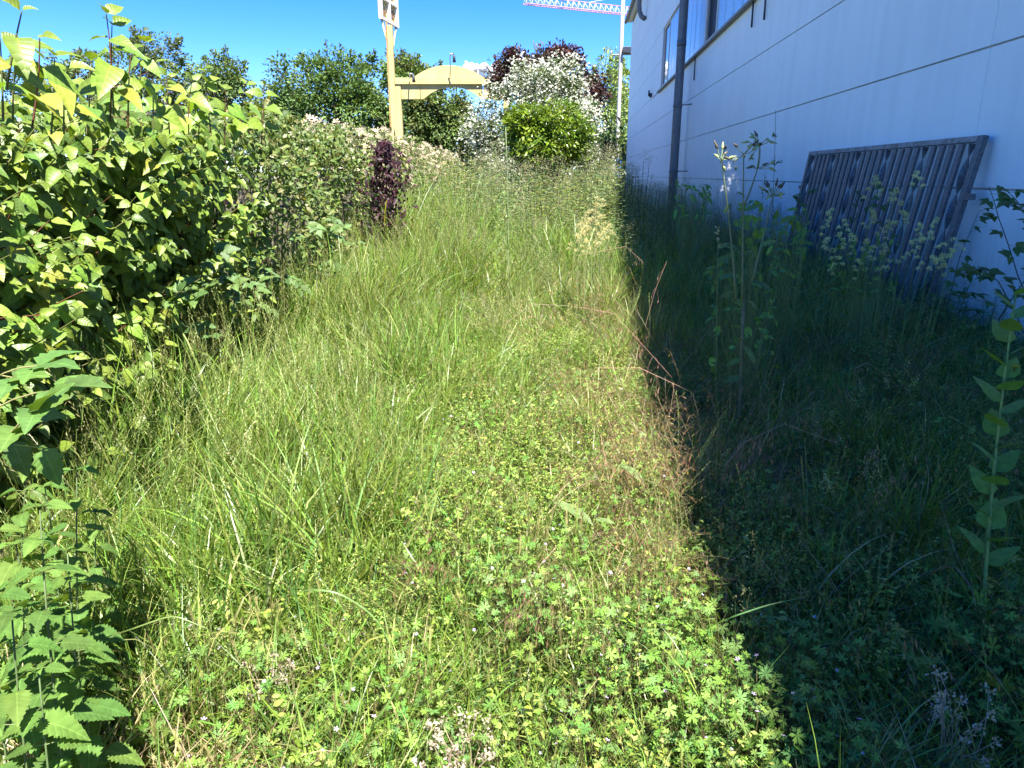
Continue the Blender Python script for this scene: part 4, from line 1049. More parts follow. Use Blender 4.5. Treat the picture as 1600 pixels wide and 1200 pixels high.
def scatter(name, label, cat, protos, mat, pts, scale, tilt_mul=1.0, az=None, tilt=None, hscale=None):
    """one object: the sources are placed on the points as geometry-node instances"""
    n = len(pts); srcs = [proto(name, p, mat) for p in protos]
    me = bpy.data.meshes.new(name); me.vertices.add(n); me.vertices.foreach_set('co', pts.astype(np.float32).ravel())
    a_, s_ = swirl(pts[:, 0], pts[:, 1])
    phi = a_ + rng.normal(0, .9, n) if az is None else az; th = s_ * tilt_mul * rng.uniform(.4, 1.5, n) if tilt is None else tilt
    psi = rng.uniform(0, 6.28, n)
    def Rz(a): c, s = np.cos(a), np.sin(a); z = np.zeros_like(a); o = z + 1; return np.stack([np.stack([c, -s, z], -1), np.stack([s, c, z], -1), np.stack([z, z, o], -1)], -2)
    def Ry(a): c, s = np.cos(a), np.sin(a); z = np.zeros_like(a); o = z + 1; return np.stack([np.stack([c, z, s], -1), np.stack([z, o, z], -1), np.stack([-s, z, c], -1)], -2)
    M = Rz(phi) @ Ry(th) @ Rz(psi - phi)
    eul = np.stack([np.arctan2(M[:, 2, 1], M[:, 2, 2]), -np.arcsin(np.clip(M[:, 2, 0], -1, 1)), np.arctan2(M[:, 1, 0], M[:, 0, 0])], -1)
    sc3 = np.broadcast_to(np.asarray(scale)[:, None], (n, 3)).copy()
    if hscale is not None: sc3[:, 2] *= hscale
    for nm, ty, key, arr in (('rot', 'FLOAT_VECTOR', 'vector', eul), ('scl', 'FLOAT_VECTOR', 'vector', sc3)):
        at = me.attributes.new(nm, ty, 'POINT'); at.data.foreach_set(key, arr.astype(np.float32).ravel())
    at = me.attributes.new('pick', 'INT', 'POINT'); at.data.foreach_set('value', rng.integers(0, len(srcs), n).astype(np.int32))
    me.update()
    o = bpy.data.objects.new(name, me); COL.objects.link(o); tag(o, label, cat, kind='stuff')
    ng = bpy.data.node_groups.new(name, 'GeometryNodeTree')
    ng.interface.new_socket('Geometry', in_out='INPUT', socket_type='NodeSocketGeometry'); ng.interface.new_socket('Geometry', in_out='OUTPUT', socket_type='NodeSocketGeometry')
    gi = ng.nodes.new('NodeGroupInput'); go = ng.nodes.new('NodeGroupOutput'); ip = ng.nodes.new('GeometryNodeInstanceOnPoints'); jg = ng.nodes.new('GeometryNodeJoinGeometry')
    for s in reversed(srcs):
        oi = ng.nodes.new('GeometryNodeObjectInfo'); oi.inputs['Object'].default_value = s; oi.inputs['As Instance'].default_value = False
        g2 = ng.nodes.new('GeometryNodeGeometryToInstance'); ng.links.new(oi.outputs['Geometry'], g2.inputs[0]); ng.links.new(g2.outputs[0], jg.inputs[0])
    def na(nm, ty):
        q_ = ng.nodes.new('GeometryNodeInputNamedAttribute'); q_.data_type = ty; q_.inputs['Name'].default_value = nm; return q_.outputs[0]
    e2 = ng.nodes.new('FunctionNodeEulerToRotation'); ng.links.new(na('rot', 'FLOAT_VECTOR'), e2.inputs[0])
    ng.links.new(gi.outputs[0], ip.inputs['Points']); ng.links.new(jg.outputs[0], ip.inputs['Instance']); ip.inputs['Pick Instance'].default_value = True
    ng.links.new(na('pick', 'INT'), ip.inputs['Instance Index']); ng.links.new(e2.outputs[0], ip.inputs['Rotation']); ng.links.new(na('scl', 'FLOAT_VECTOR'), ip.inputs['Scale'])
    ng.links.new(ip.outputs[0], go.inputs[0])
    md = o.modifiers.new('placing', 'NODES'); md.node_group = ng
    return o

def field(dens, y0=.35, y1=26.0, x0=-2.6, x1=4.6, dmax=None):
    """random points with density dens(x, y) per square metre"""
    A = (x1 - x0) * (y1 - y0); n = int(A * dmax); x = rng.uniform(x0, x1, n); y = rng.uniform(y0, y1, n)
    l = wall_l(x, y); d = dens(x, y, l); k = (rng.random(n) * dmax < d) & (l < DW - .04) & ((x > -2.2 - .0 * y) | (y < 1.0))
    # leave out what the view cannot show: beyond the frame's sides
    k &= (np.abs(x) < .78 * y + .9)
    x, y = x[k], y[k]; return np.stack([x, y, gz(x, y)], -1), wall_l(x, y)

def patch(x, y, f, s): return .5 + .5 * np.sin(x * f + s) * np.sin(y * f * .8 + s * 2.1) + .25 * np.sin(x * f * 2.3 - y * f * 1.9 + s)
SHADE = .85
def leftish(x): return sm(.2, -1.1, x)
def far(y): return sm(4, 11, y)
# 1. short turf everywhere
protos = [p_turf(26, .07, .12, .32, PA) for _ in range(5)] + [p_turf(26, .07, .12, .32, PB) for _ in range(2)]
pts, l = field(lambda x, y, l: np.where(y < 5, 230, np.where(y < 10, 130, 75)) * np.where((y < 1.5) & (x < -.6), .12, 1) * np.clip(.45 + patch(x, y, 3.7, 9), .3, 1), dmax=300)
sc = (.85 + .5 * leftish(pts[:, 0]) + 1.2 * far(pts[:, 1])) * rng.uniform(.75, 1.3, len(pts))
scatter('grass', 'dense short green grass covering the whole strip between hedge and hall', 'grass', protos, M_grass, pts, sc)
# 2. tall grass blades
protos = [p_tall(22, .06, .35, .72, PT) for _ in range(4)] + [p_tall(11, .06, .3, .65, PT, (.009, .015)) for _ in range(3)]
def dtall(x, y, l):
    d = 34 + 58 * leftish(x) * sm(1.5, 2.4, y) + 24 * sm(1.3, 2.2, l) * np.where((l > 2.4) & (y < 9), .35, 1) + 55 * sm(3.0, 3.7, l) * sm(8, 10, y) + 45 * sm(4, 8, y) + 35 * sm(8, 11, y) * sm(-1.8, -1, x) * sm(1, .6, l)
    return d * np.where(y < 2.0, .95, 1) * (.4 + 1.1 * patch(x, y, 1.6, 1))
pts, l = field(dtall, dmax=460)
sc = (.55 + .36 * leftish(pts[:, 0]) * sm(1.2, 2.5, pts[:, 1]) + .75 * far(pts[:, 1]) * sm(1.8, .9, l) + .1 * sm(3, 3.8, l) * sm(8, 10, pts[:, 1]) - .12 * sm(1.5, 2.5, l) * sm(9, 7, pts[:, 1])) * rng.uniform(.75, 1.3, len(pts)) * np.clip(.72 + .55 * patch(pts[:, 0], pts[:, 1], 2.6, 6), .6, 1.4)
scatter('tall_grass', 'tall arching grass blades, thickest along the hedge and by the hall wall', 'grass', protos, M_grass, pts, sc)
# 3. rye grass with spikes
protos = [p_rye(6, .5, .85, (.20, .24, .07)) for _ in range(4)]
pts, l = field(lambda x, y, l: (7 + 20 * leftish(x) * sm(1.9, 2.6, y) + 12 * sm(4, 9, y)) * np.where(y < 1.7, .1, 1) * np.where(l > 1.2, .35, 1), dmax=75)
sc = (.75 + .35 * leftish(pts[:, 0]) + .3 * far(pts[:, 1])) * rng.uniform(.8, 1.2, len(pts))
scatter('rye_grass', 'straw coloured rye grass spikes standing above the green grass', 'grass', protos, M_grass, pts, sc)
# 4. drooping brown brome along the edge of the shadow
protos = [p_brome(7, .4, .75) for _ in range(4)]
def dbrome(x, y, l): return (75 * np.exp(-((l - .5) / .32) ** 2) * sm(2.2, 3.2, y) * (1 - .6 * sm(8, 12, y)) + 12 * np.exp(-((l + .1) / .4) ** 2) * sm(1.6, 2.6, y) + 5 * sm(.9, 1.3, l)) * (.3 + patch(x, y, 1.9, 3))
pts, l = field(dbrome, dmax=110)
scatter('barren_brome', 'reddish brown drooping brome heads along the edge of the shadow', 'grass', protos, M_grass, pts, rng.uniform(.65, 1.1, len(pts)))
# 5. airy panicles
protos = [p_panicle(6, .42, .75, (.42, .44, .22)) for _ in range(2)] + [p_panicle(5, .35, .6, (.55, .52, .28), .8, .05, .010) for _ in range(2)] + [p_panicle(6, .42, .75, (.25, .24, .15)) for _ in range(2)]
pts, l = field(lambda x, y, l: (2 + 6 * patch(x, y, 1.3, 5) + 3 * sm(6, 11, y)) * np.where(l > 1.1, .55, 1) * sm(1.3, 2.2, y), dmax=80)
sc = (.75 + .3 * leftish(pts[:, 0]) + .75 * far(pts[:, 1]) * sm(1.8, .9, l)) * rng.uniform(.75, 1.2, len(pts))
scatter('meadow_grass', 'hazy pale panicles of meadow grass floating over the blades', 'grass', protos, M_grass, pts, sc)
# 6. cranesbill mat
GC = [(.16, .30, .045), (.20, .34, .05), (.11, .23, .045), (.16, .27, .07), (.23, .33, .07)]
protos = [p_geranium(26, .09, .2, 0, GC, (.008, .020)) for _ in range(3)] + [p_geranium(26, .09, .2, 1, GC, (.008, .020)) for _ in range(4)]
def dger(x, y, l): return (105 * sm(2.9, 1.5, y) * np.where((y < 1.5) & (x < -.6), .1, 1) * sm(-1.25, -.8, x) * sm(1.1, .7, l) + 90 * sm(.9, .3, l) * sm(-.9, -.2, x) * sm(6, 3, y) + 45 * sm(.7, 1.2, l) * sm(4.2, 2.6, y) + 12) * np.clip(2.2 * patch(x, y, 4.9, 2) - .35, .05, 1.9)
pts, l = field(dger, y1=12, dmax=300)
lit = l < .8
scatter('cranesbill', 'low mat of cut-leaved cranesbill with tiny pinkish white flowers in the foreground', 'ground cover', protos, M_herb, pts[lit], rng.uniform(.65, 1.5, lit.sum()), .5)
scatter('shaded_cranesbill', 'cut-leaved cranesbill without flowers, low in the shade of the hall', 'ground cover', protos[:3], M_herb, pts[~lit], rng.uniform(.65, 1.4, (~lit).sum()), .5)
# 7. small yellow-green herbs
HC = [(.26, .36, .05), (.21, .32, .055), (.32, .37, .09), (.15, .25, .05)]
protos = [p_herb(150, .09, .22, .011, HC) for _ in range(4)] + [p_herb(90, .09, .2, .018, HC) for _ in range(2)]
def dherb(x, y, l): return (60 + 150 * sm(-1.4, -.4, x) * sm(1.0, .6, l) * sm(2.0, 2.8, y) * sm(10, 6, y)) * np.clip(1.6 * patch(x, y, 3.1, 4), .05, 1.6) * np.where(y < 2, .35, 1) * np.where(l > 1, .6, 1)
pts, l = field(dherb, y1=14, dmax=300)
scatter('cleavers', 'bright yellow green small-leaved herbs woven through the grass', 'ground cover', protos, M_herb, pts, rng.uniform(.8, 1.5, len(pts)), .6)
# 8. dry straw lying about
protos = [p_straw(14, .09) for _ in range(4)]
pts, l = field(lambda x, y, l: (20 + 130 * np.exp(-((l - .5) / .35) ** 2) * sm(2, 3, y) + 420 * sm(1.65, 1.35, y) * sm(-.5, -.7, x)) * (.3 + patch(x, y, 2.1, 7)), y1=14, dmax=460)
scatter('dry_straw', 'dry tan straw lying between the green blades', 'straw', protos, M_grass, pts, rng.uniform(.8, 1.3, len(pts)), .5)
# 9. wall barley in the foreground
protos = [p_barley(6, .06, .3) for _ in range(4)]
pts, l = field(lambda x, y, l: 75 * np.exp(-((x + .75) / .35) ** 2) * sm(1.15, 1.3, y) * sm(2.2, 1.8, y) + 40 * np.exp(-((x - .1) / .45) ** 2) * sm(1.3, 1.7, y) * sm(3.6, 2.6, y), y1=4, dmax=90)
scatter('wall_barley', 'bristly upright wall barley heads in the near grass', 'grass', protos, M_grass, pts, rng.uniform(.8, 1.25, len(pts)), .25)
# 10. grey green tall weeds to the back
TW = [(.18, .27, .10), (.24, .32, .13), (.14, .23, .09), (.28, .35, .14), (.36, .36, .19)]
def p_weed(h, cols, ls=.07, head=None, wide=None):
    a = Acc()
    for s_ in range(3):
        b = disc(1, .05)[0]; e = b + np.array([*rng.normal(0, .06, 2), h * rng.uniform(.75, 1.1)]); pts_ = curve_pts(b, e, rand_dirs(1)[0] * .02, 8); tube(a, pts_, np.linspace(.004, .0015, 8), 4, (.10, .13, .06), cap=False)
        m = 26; t = np.linspace(.12, .98, m); f = t * 7; i = np.minimum(f.astype(int), 6); p = pts_[i] + (pts_[i + 1] - pts_[i]) * (f - i)[:, None]
        ang = np.arange(m) * 2.4; d = np.stack([np.cos(ang), np.sin(ang), np.full(m, .55)], -1)
        stamp(a, LEAF_LANCE if wide is None else LEAF_SIMPLE, frames(d, [0, 0, 1.0]), p, ls * (1.25 - .8 * t) * rng.uniform(.8, 1.2, m), np.array(cols)[rng.integers(0, len(cols), m)])
        if head is not None:
            m = 40; q_ = pts_[-1] + rand_dirs(m) * rng.uniform(.0, .09, (m, 1)) + [0, 0, .03]; stamp(a, (SEED[0] * [1, 1.5, 1.5], SEED[1], SEED[2]), frames(rand_dirs(m, .8), rand_dirs(m)), q_, rng.uniform(.006, .014, m), jitter(head, m, .2))
    return a
protos = [p_weed(1.0, TW, .11), p_weed(.9, TW, .12, (.35, .33, .2)), p_weed(1.05, TW, .1, (.30, .30, .2)), p_weed(.8, TW, .12)]
pts, l = field(lambda x, y, l: (12 * sm(7.5, 9.5, y) * sm(-1.7, -.6, x) + 6 * sm(9, 12, y)) * np.where(l > 1, .6, 1), y0=7, y1=18, dmax=27)
scatter('tall_weeds', 'grey green leafy weeds standing waist high in front of the laurel', 'weeds', protos, M_herb, pts, rng.uniform(.8, 1.35, len(pts)) * (.9 + .65 * sm(9, 13, pts[:, 1])) * np.where(l > 1.3, .62, 1), .25)
# leafy weeds at the foot of the wall
WG = [(.14, .28, .055), (.18, .33, .06), (.11, .23, .055)]
protos = [p_weed(.9, WG, .12), p_weed(.75, WG, .10, None, 1), p_weed(.7, WG, .13), p_weed(.8, WG, .1, (.2, .22, .15)), p_geranium(26, .16, .45, 0, WG, (.03, .055))]
pts, l = field(lambda x, y, l: 11 * sm(3.1, 3.7, l) * sm(5, 9, y) + 5.0 * sm(1.2, 2.0, l) * sm(3.4, 5, y), y0=3, dmax=16)
scatter('wall_foot_weeds', 'dark green leafy weeds growing at the foot of the white wall', 'weeds', protos, M_herb, pts, rng.uniform(.55, 1.15, len(pts)) * np.where(pts[:, 1] < 7, .72, .85), .3)
# 11. broad leaves low in the shade
SC_ = [(.18, .33, .055), (.23, .37, .06), (.15, .28, .055), (.38, .34, .07)]
protos = [p_geranium(9, .12, .2, 0, SC_, (.035, .055)) for _ in range(3)]
pts, l = field(lambda x, y, l: (26 * sm(.9, 1.3, l) * sm(3.8, 2.0, y) + 8 * sm(.6, .2, l) * sm(-.4, .1, x) * sm(1.6, 1.4, y)) * (.3 + patch(x, y, 2.0, 8)), y1=4.5, dmax=34)
scatter('large_cranesbill', 'larger lobed leaves lying low in the shaded grass', 'ground cover', protos, M_herb, pts, rng.uniform(.8, 1.25, len(pts)), .3)
# 12. dry papery stalks bottom left
protos = [p_tanfluff(16, .08, .22) for _ in range(4)]
pts = np.array([P(px, py, Yq) for px, py, Yq in [(170, 1140, 1.16), (200, 1110, 1.2), (60, 1130, 1.1), (110, 1180, 1.05), (230, 1180, 1.1), (150, 1190, 1.08), (250, 1150, 1.15), (100, 1100, 1.2), (30, 1170, 1.08), (700, 1060, 1.3), (760, 1170, 1.18), (690, 1110, 1.25), (720, 990, 1.45), (790, 1180, 1.15), (650, 1190, 1.15), (560, 1180, 1.15), (430, 900, 1.7), (1520, 1000, 1.5)]])
pts[:, 2] = .10
scatter('dried_weeds', 'papery dry beige seed stalks near the bottom edge', 'weeds', protos, M_herb, pts, rng.uniform(.9, 1.3, len(pts)), .4)

# tall seeding grass in the shade towards the hall corner
protos = [p_panicle(7, .8, 1.15, (.34, .33, .22), 1.0, .10, .009) for _ in range(3)] + [p_tall(18, .08, .7, 1.1, PB)]
pts, l = field(lambda x, y, l: 11 * sm(10, 12, y) * sm(.4, .9, l) * sm(2.6, 1.7, l) + 4 * sm(9, 12, y) * sm(-1.5, -.5, x), y0=8, y1=20, dmax=16)
scatter('seeding_grass', 'tall seeding grass standing in the shade before the hall corner', 'grass', protos, M_grass, pts, rng.uniform(.85, 1.25, len(pts)) * (.9 + .3 * sm(10, 16, pts[:, 1])), .25)
# flattened strands at the lower left
protos = [p_tall(16, .05, .3, .6, PT, (.004, .007)) for _ in range(3)]
pts, l = field(lambda x, y, l: 130 * np.exp(-((x + .72) / .3) ** 2 - ((y - 1.95) / .4) ** 2), y0=1.2, y1=3, dmax=130)
scatter('flattened_grass', 'long grass blades beaten flat into a swirl at the lower left', 'grass', protos, M_grass, pts, rng.uniform(.7, 1.1, len(pts)), az=rng.normal(.5, .35, len(pts)), tilt=rng.uniform(.8, 1.35, len(pts)))

# ------------------------------------------------------------------ single plants one can point at
def meshes_of(Ts, cols, mat, name='leaf'):
    out = []
    for T in Ts:
        for c in cols:
            a = Acc(); a.add(T[0], T[1], c, T[2]); out.append(a.mesh(name, mat))
    return out
net_meshes = meshes_of(LEAF_NET, [(.10, .19, .04), (.08, .155, .035), (.13, .22, .045)], M_net)
ber_meshes = meshes_of(LEAF_BRA, [(.11, .2, .04), (.09, .17, .04)], M_bra)
shb_meshes = meshes_of(LEAF_BRA, [(.06, .125, .03), (.08, .15, .035)], M_bra)

def nettle(base, top, label, n=7, sz=.062):
    n += 3
    base = np.array(base, float); top = np.array(top, float)
    t = empty('stinging_nettle', base, label, 'nettle', 'nettles at the left edge'); s_ = Acc()
    pts = curve_pts(base, top, rand_dirs(1)[0] * .03, 10); tube(s_, pts, np.linspace(.0028, .0015, 10), 6, (.09, .13, .05)); rec_ = []
    ax = norm(top - base); q1 = norm(np.cross(ax, [1, .3, 0])); q2 = np.cross(ax, q1)
    for i in range(n):
        f = .30 + .70 * i / (n - 1) if n > 1 else 1; k = min(int(f * 9), 8); p = pts[k] + (pts[k + 1] - pts[k]) * (f * 9 - k)
        an = i * math.pi / 2 + rng.uniform(-.3, .3)
        for h in (0, math.pi):
            d = q1 * math.cos(an + h) + q2 * math.sin(an + h); s2 = sz * 1.15 * (1.15 - .55 * max(0, f - .6) / .4) * rng.uniform(.9, 1.1)
            d2 = norm(d + np.array([0, 0, .25 - .5 * (1 - f)])); p2 = p + d2 * s2 * .35
            tube(s_, [p, p2], .0009, 4, (.16, .2, .07), cap=False)
            rec_.append((p2, frames(norm(d2 + np.array([0, 0, -.35]))[None], norm(np.array([0, -.15, 1.0]) + rand_dirs(1)[0] * .25)[None])[0], s2, None))
    for k in range(6):
        an = rng.uniform(0, 6.28); d = q1 * math.cos(an) + q2 * math.sin(an) + [0, 0, .5]; rec_.append((pts[-1], frames(norm(d)[None], np.array([[0, 0, 1.0]]))[0], sz * .38, None))
    s_.build('stem', M_stem, t); leaf_objs(rec_, net_meshes, t)
for b, tp, lab, n, sz in (
    (P(70, 1120, 1.05), P(62, 792, 1.35), 'stinging nettle with its crown just below the bramble leaves', 7, .068),
    (P(85, 1150, 1.0), P(68, 893, 1.22), 'stinging nettle right below the topmost one, crown spread flat', 7, .07),
    (P(10, 1180, .95), P(18, 955, 1.12), 'stinging nettle cut by the left edge of the view, with a large drooping leaf', 6, .075),
    (P(95, 1000, 1.5), P(120, 735, 1.7), 'small stinging nettle standing nearest to the tall grass', 7, .06),
    (P(30, 1190, .95), P(60, 1045, 1.1), 'lowest stinging nettle, above the dry stalks in the corner', 5, .06),
    (P(50, 1000, 1.5), P(25, 850, 1.6), 'stinging nettle half hidden behind the others at the left edge', 7, .065),
    (P(100, 1120, 1.2), P(105, 860, 1.5), 'stinging nettle between the two flat crowns and the tall grass', 7, .065),
    (P(-20, 1120, 1.1), P(-12, 830, 1.4), 'stinging nettle mostly outside the left edge of the view, upper one', 7, .07),
    (P(60, 1000, 1.6), P(70, 760, 1.75), 'stinging nettle directly under the hanging raspberry leaves', 7, .06),
    (P(20, 1100, 1.6), P(45, 700, 1.9), 'stinging nettle furthest back, in the shade of the raspberry leaves', 7, .065),
    (P(60, 1150, 1.3), P(35, 920, 1.4), 'stinging nettle in the middle of the clump, behind the large drooping leaf', 7, .07),
    (P(100, 1150, 1.15), P(110, 1000, 1.25), 'stinging nettle leaning over the papery dry heads', 6, .06),
    (P(140, 1050, 1.8), P(150, 800, 1.95), 'slim stinging nettle set among the grass blades right of the clump', 7, .055),
    (P(110, 1050, 1.4), P(95, 960, 1.45), 'short stinging nettle whose leaves overlap the dry stalks', 6, .06)):
    b = np.array(b); b[2] = 0; b[0] -= .05; b[1] += .05
    nettle(b, tp, lab, n, sz)

# big bramble leaves at the left edge
t = empty('raspberry_cane', (-1.45, 1.8, 0), 'cane with big pleated green leaves reaching in at the left edge above the nettles', 'bramble'); s_ = Acc(); rec_ = []
for (px, py, Y, ex, ey, sz) in ((-60, 640, 1.75, 60, 572, .13), (-70, 690, 1.6, 90, 610, .13), (-60, 760, 1.5, 30, 668, .12), (-80, 620, 1.9, 20, 590, .12), (-60, 800, 1.45, 60, 640, .11)):
    p0 = P(px, py, Y); p1 = P(ex, ey, Y - .05); tube(s_, curve_pts(p0, p1, (0, 0, .03), 6), .0022, 5, (.24, .22, .09), cap=False)
    trifoliate(rec_, p1, norm(p1 - p0 + [0, -.02, -.02]), norm(np.array([.1, -.25, 1.0])), sz, (.12, .2, .04))
for (px, py, Y, ex, ey, sz) in ((5, 692, 1.45, 32, 690, .085), (5, 692, 1.45, 80, 700, .09)):
    p1 = P(ex - 12, ey, Y); tube(s_, [P(px, py, Y), p1], .0014, 5, (.3, .33, .08), cap=False)
    rec_.append((p1, frames(norm(np.array([.28, -.15, -.95]))[None], np.array([[.35, -.85, .35]]))[0], sz, None))
tube(s_, curve_pts((-1.55, 1.9, 0), P(-60, 640, 1.75), (.02, 0, .05), 8), .004, 6, (.16, .14, .06))
s_.build('cane', M_stem, t); leaf_objs(rec_, ber_meshes, t)

# ---- generic upright weed: stem, leaves up a spiral
LANCE2 = [leaf_grid(.22, 5, lance, .25, .35, sd=k) for k in range(2)]
DOCK = leaf_grid(.32, 8, ellip, .3, .25, .05, .25, 3)
TOOTH = [leaf_grid(.34, 9, ellip, .2, .4, .3, .1, k) for k in range(2)]
def upright(name, label, cat, base, top, n, ls, col, T, mat=None, group=None, ang=.7, taper=.55, head=None, r=.004, start=.15, scol=(.13, .18, .06)):
    base = np.array(base, float); top = np.array(top, float); t = empty(name, base, label, cat, group); s_ = Acc(); a = Acc()
    pts = curve_pts(base, top, rand_dirs(1)[0] * [.02, .02, 0], 10); tube(s_, pts, np.linspace(r, r * .4, 10), 6, scol); s_.build('stem', M_stem, t)
    tt = np.linspace(start, .99, n); f = tt * 9; k = np.minimum(f.astype(int), 8); p = pts[k] + (pts[k + 1] - pts[k]) * (f - k)[:, None]
    an = np.arange(n) * 2.4; d = np.stack([np.cos(an) * math.sin(ang), np.sin(an) * math.sin(ang), np.full(n, math.cos(ang))], -1)
    stamp(a, T, frames(norm(d), [0, 0, 1.0]), p, ls * (1 - taper * tt) * rng.uniform(.85, 1.15, n), jitter(col, n, .15, .05)); tag(a.build('foliage', mat or M_herb, t), kind='stuff')
    if head: head(t, pts[-1])
    return t
CY = (.14, .25, .045)
for i, (bx, by, tx, ty, Y, lab, n, ls, c) in enumerate((
    (772, 470, 778, 318, 6.6, 'bright green narrow-leaved fleabane standing alone in the sunlit grass', 44, .10, (.20, .32, .05)),
    (745, 360, 752, 285, 8.5, 'narrow-leaved fleabane just left of the tall grey-green weeds', 36, .12, CY),
    (1190, 330, 1196, 268, 8.5, 'leafy fleabane right of the foot of the downspout', 40, .13, (.10, .2, .045)),
    (1075, 330, 1072, 278, 10.5, 'leafy fleabane left of the tall sow thistle, close to the downspout', 34, .13, (.09, .18, .04)),
    (1248, 420, 1262, 330, 6.4, 'bright narrow-leaved fleabane in front of the far end of the leaning gate', 40, .12, (.12, .24, .05)),
    (1278, 440, 1285, 345, 6.2, 'narrow-leaved fleabane in front of the third twisted bar of the gate', 36, .11, (.11, .22, .05)),
    (1335, 430, 1338, 330, 6.2, 'narrow-leaved fleabane among the cream seed heads of the gate', 36, .11, (.11, .22, .05)))):
    b = P(bx, by, Y); tp = P(tx, ty, Y); b[2] = 0; upright('fleabane', lab, 'weed', b, tp, n, ls, c, LANCE2[0], group='narrow-leaved fleabane plants')
# mallow-like round leaves and tall plant at the right edge with a yellow flower
def yellow_head(t, p, sz=.016, col=(.75, .62, .04)):
    a = Acc(); m = 26; an = np.linspace(0, 6.28, m, endpoint=False); d = np.stack([np.cos(an), np.sin(an), np.full(m, .45)], -1)
    stamp(a, (LEAF_TREE[0] * [1, .5, 1], LEAF_TREE[1], LEAF_TREE[2]), frames(norm(d), [0, 0, 1.0]), np.tile(p, (m, 1)), sz * rng.uniform(.7, 1.1, m), jitter(col, m, .1, .04))
    tube(a, [p - [0, 0, .014], p - [0, 0, .004], p + [0, 0, .001]], [.003, .0065, .006], 8, (.12, .2, .05)); a.build('flower_head', M_petal, t)
b = P(1560, 900, 2.1); b[2] = 0
t = upright('prickly_sow_thistle', 'tall leafy sow thistle with a yellow flower at the right edge, in the shade', 'weed', b, P(1588, 455, 2.35), 24, .15, (.15, .27, .055), LEAF_DOG[4], ang=.75, taper=.35, r=.0075, start=.25, scol=(.2, .3, .08))
a = Acc(); p1 = P(1585, 590, 2.3); tube(a, curve_pts(P(1572, 615, 2.3), p1, (0, 0, -.01), 5), .0018, 5, (.16, .25, .07)); a.build('side_stem', M_stem, t); yellow_head(t, P(1586, 574, 2.3), .018)
# yellow flower on a long stalk in front of the laurel
b = P(792, 330, 7.8); b[2] = 0
t = empty('goatsbeard', b, 'thin stalk with a single pale yellow flower reaching up against the laurel bush', 'weed'); s_ = Acc(); tube(s_, curve_pts(b, P(790, 196, 7.8), (.02, 0, 0), 8), np.linspace(.006, .0035, 8), 6, (.2, .26, .12)); s_.build('stem', M_stem, t); yellow_head(t, P(790, 193, 7.8), .04, (.62, .66, .08))
a = Acc(); m = 14; stp = curve_pts(b, P(790, 196, 7.8), (.02, 0, 0), m); blades(a, stp[:8], rng.uniform(0, 6.28, 8), .25, .7, rng.uniform(.2, .4, 8), .012, 5, (.15, .2, .09)); tag(a.build('foliage', M_grass, t), kind='stuff')

# ---- the large sow thistle in the shade, its heads catching the sun
def bud(acc, p, d, L=.022, r=.0055, c=(.2, .26, .09)):
    d = norm(d); tube(acc, [p, p + d * L * .25, p + d * L * .6, p + d * L], [r * .5, r, r * .62, r * .3], 7, c)
st_ = empty('sow_thistle', (0, 0, 0), 'tall branching sow thistle with brown-tipped buds and white fluff, rising from the shade', 'weed')
Ys = 4.05; sb = P(1160, 620, Ys); sb[2] = 0; st_.location = tuple(sb); s_ = Acc()
root = sb; mid = P(1165, 430, Ys)
tube(s_, curve_pts(root, P(1162, 470, Ys), (0, 0, 0), 5), .009, 7, (.16, .15, .08))
ends = [(1127, 248, 1150, 470, -.1), (1162, 240, 1160, 470, 0), (1184, 262, 1163, 320, .05), (1208, 305, 1175, 440, .1), (1186, 225, 1184, 262, .05)]
br = []
for ex, ey, sx, sy, dy in ends:
    p0 = P(sx, sy, Ys + dy * .5); p1 = P(ex, ey, Ys + dy); pp = curve_pts(p0, p1, rand_dirs(1)[0] * .012, 8); tube(s_, pp, np.linspace(.006, .0032, 8), 6, (.17, .19, .09)); br.append(p1)
s_.build('stem', M_stem, st_)
a = Acc(); dk = (.10, .085, .06)
for p1, n in zip(br, (9, 6, 5, 12, 13)):
    for k in range(n):
        d = norm(rand_dirs(1)[0] * [1, 1, .6] + [0, 0, .35]); L = rng.uniform(.02, .075); q_ = p1 + d * L + [0, 0, rng.uniform(-.02, .03)]
        tube(a, curve_pts(p1, q_, (0, 0, -.008), 4), .0022, 5, (.2, .24, .1), cap=False)
        bud(a, q_, d + [0, 0, rng.uniform(-.4, .4)], rng.uniform(.03, .05), .0085, (.30, .34, .14) if rng.random() < .5 else dk)
tag(a.build('buds', M_stem, st_), kind='stuff')
a = Acc(); c = P(1147, 282, Ys - .05); m = 900
d = rand_dirs(m) * [1, 1, 1.25]; cen = c + rng.normal(0, .028, (9, 3)) * [1, 1, 1.7]; q_ = cen[rng.integers(0, 9, m)]
X = norm(d); blades(a, q_, np.arctan2(X[:, 1], X[:, 0]), np.arccos(np.clip(X[:, 2], -1, 1)), 0, rng.uniform(.012, .03, m), .0017, 2, (.85, .85, .85)); a.build('seed_fluff', M_petal, st_)
yellow_head(st_, P(1150, 262, Ys - .05), .012)
a = Acc()
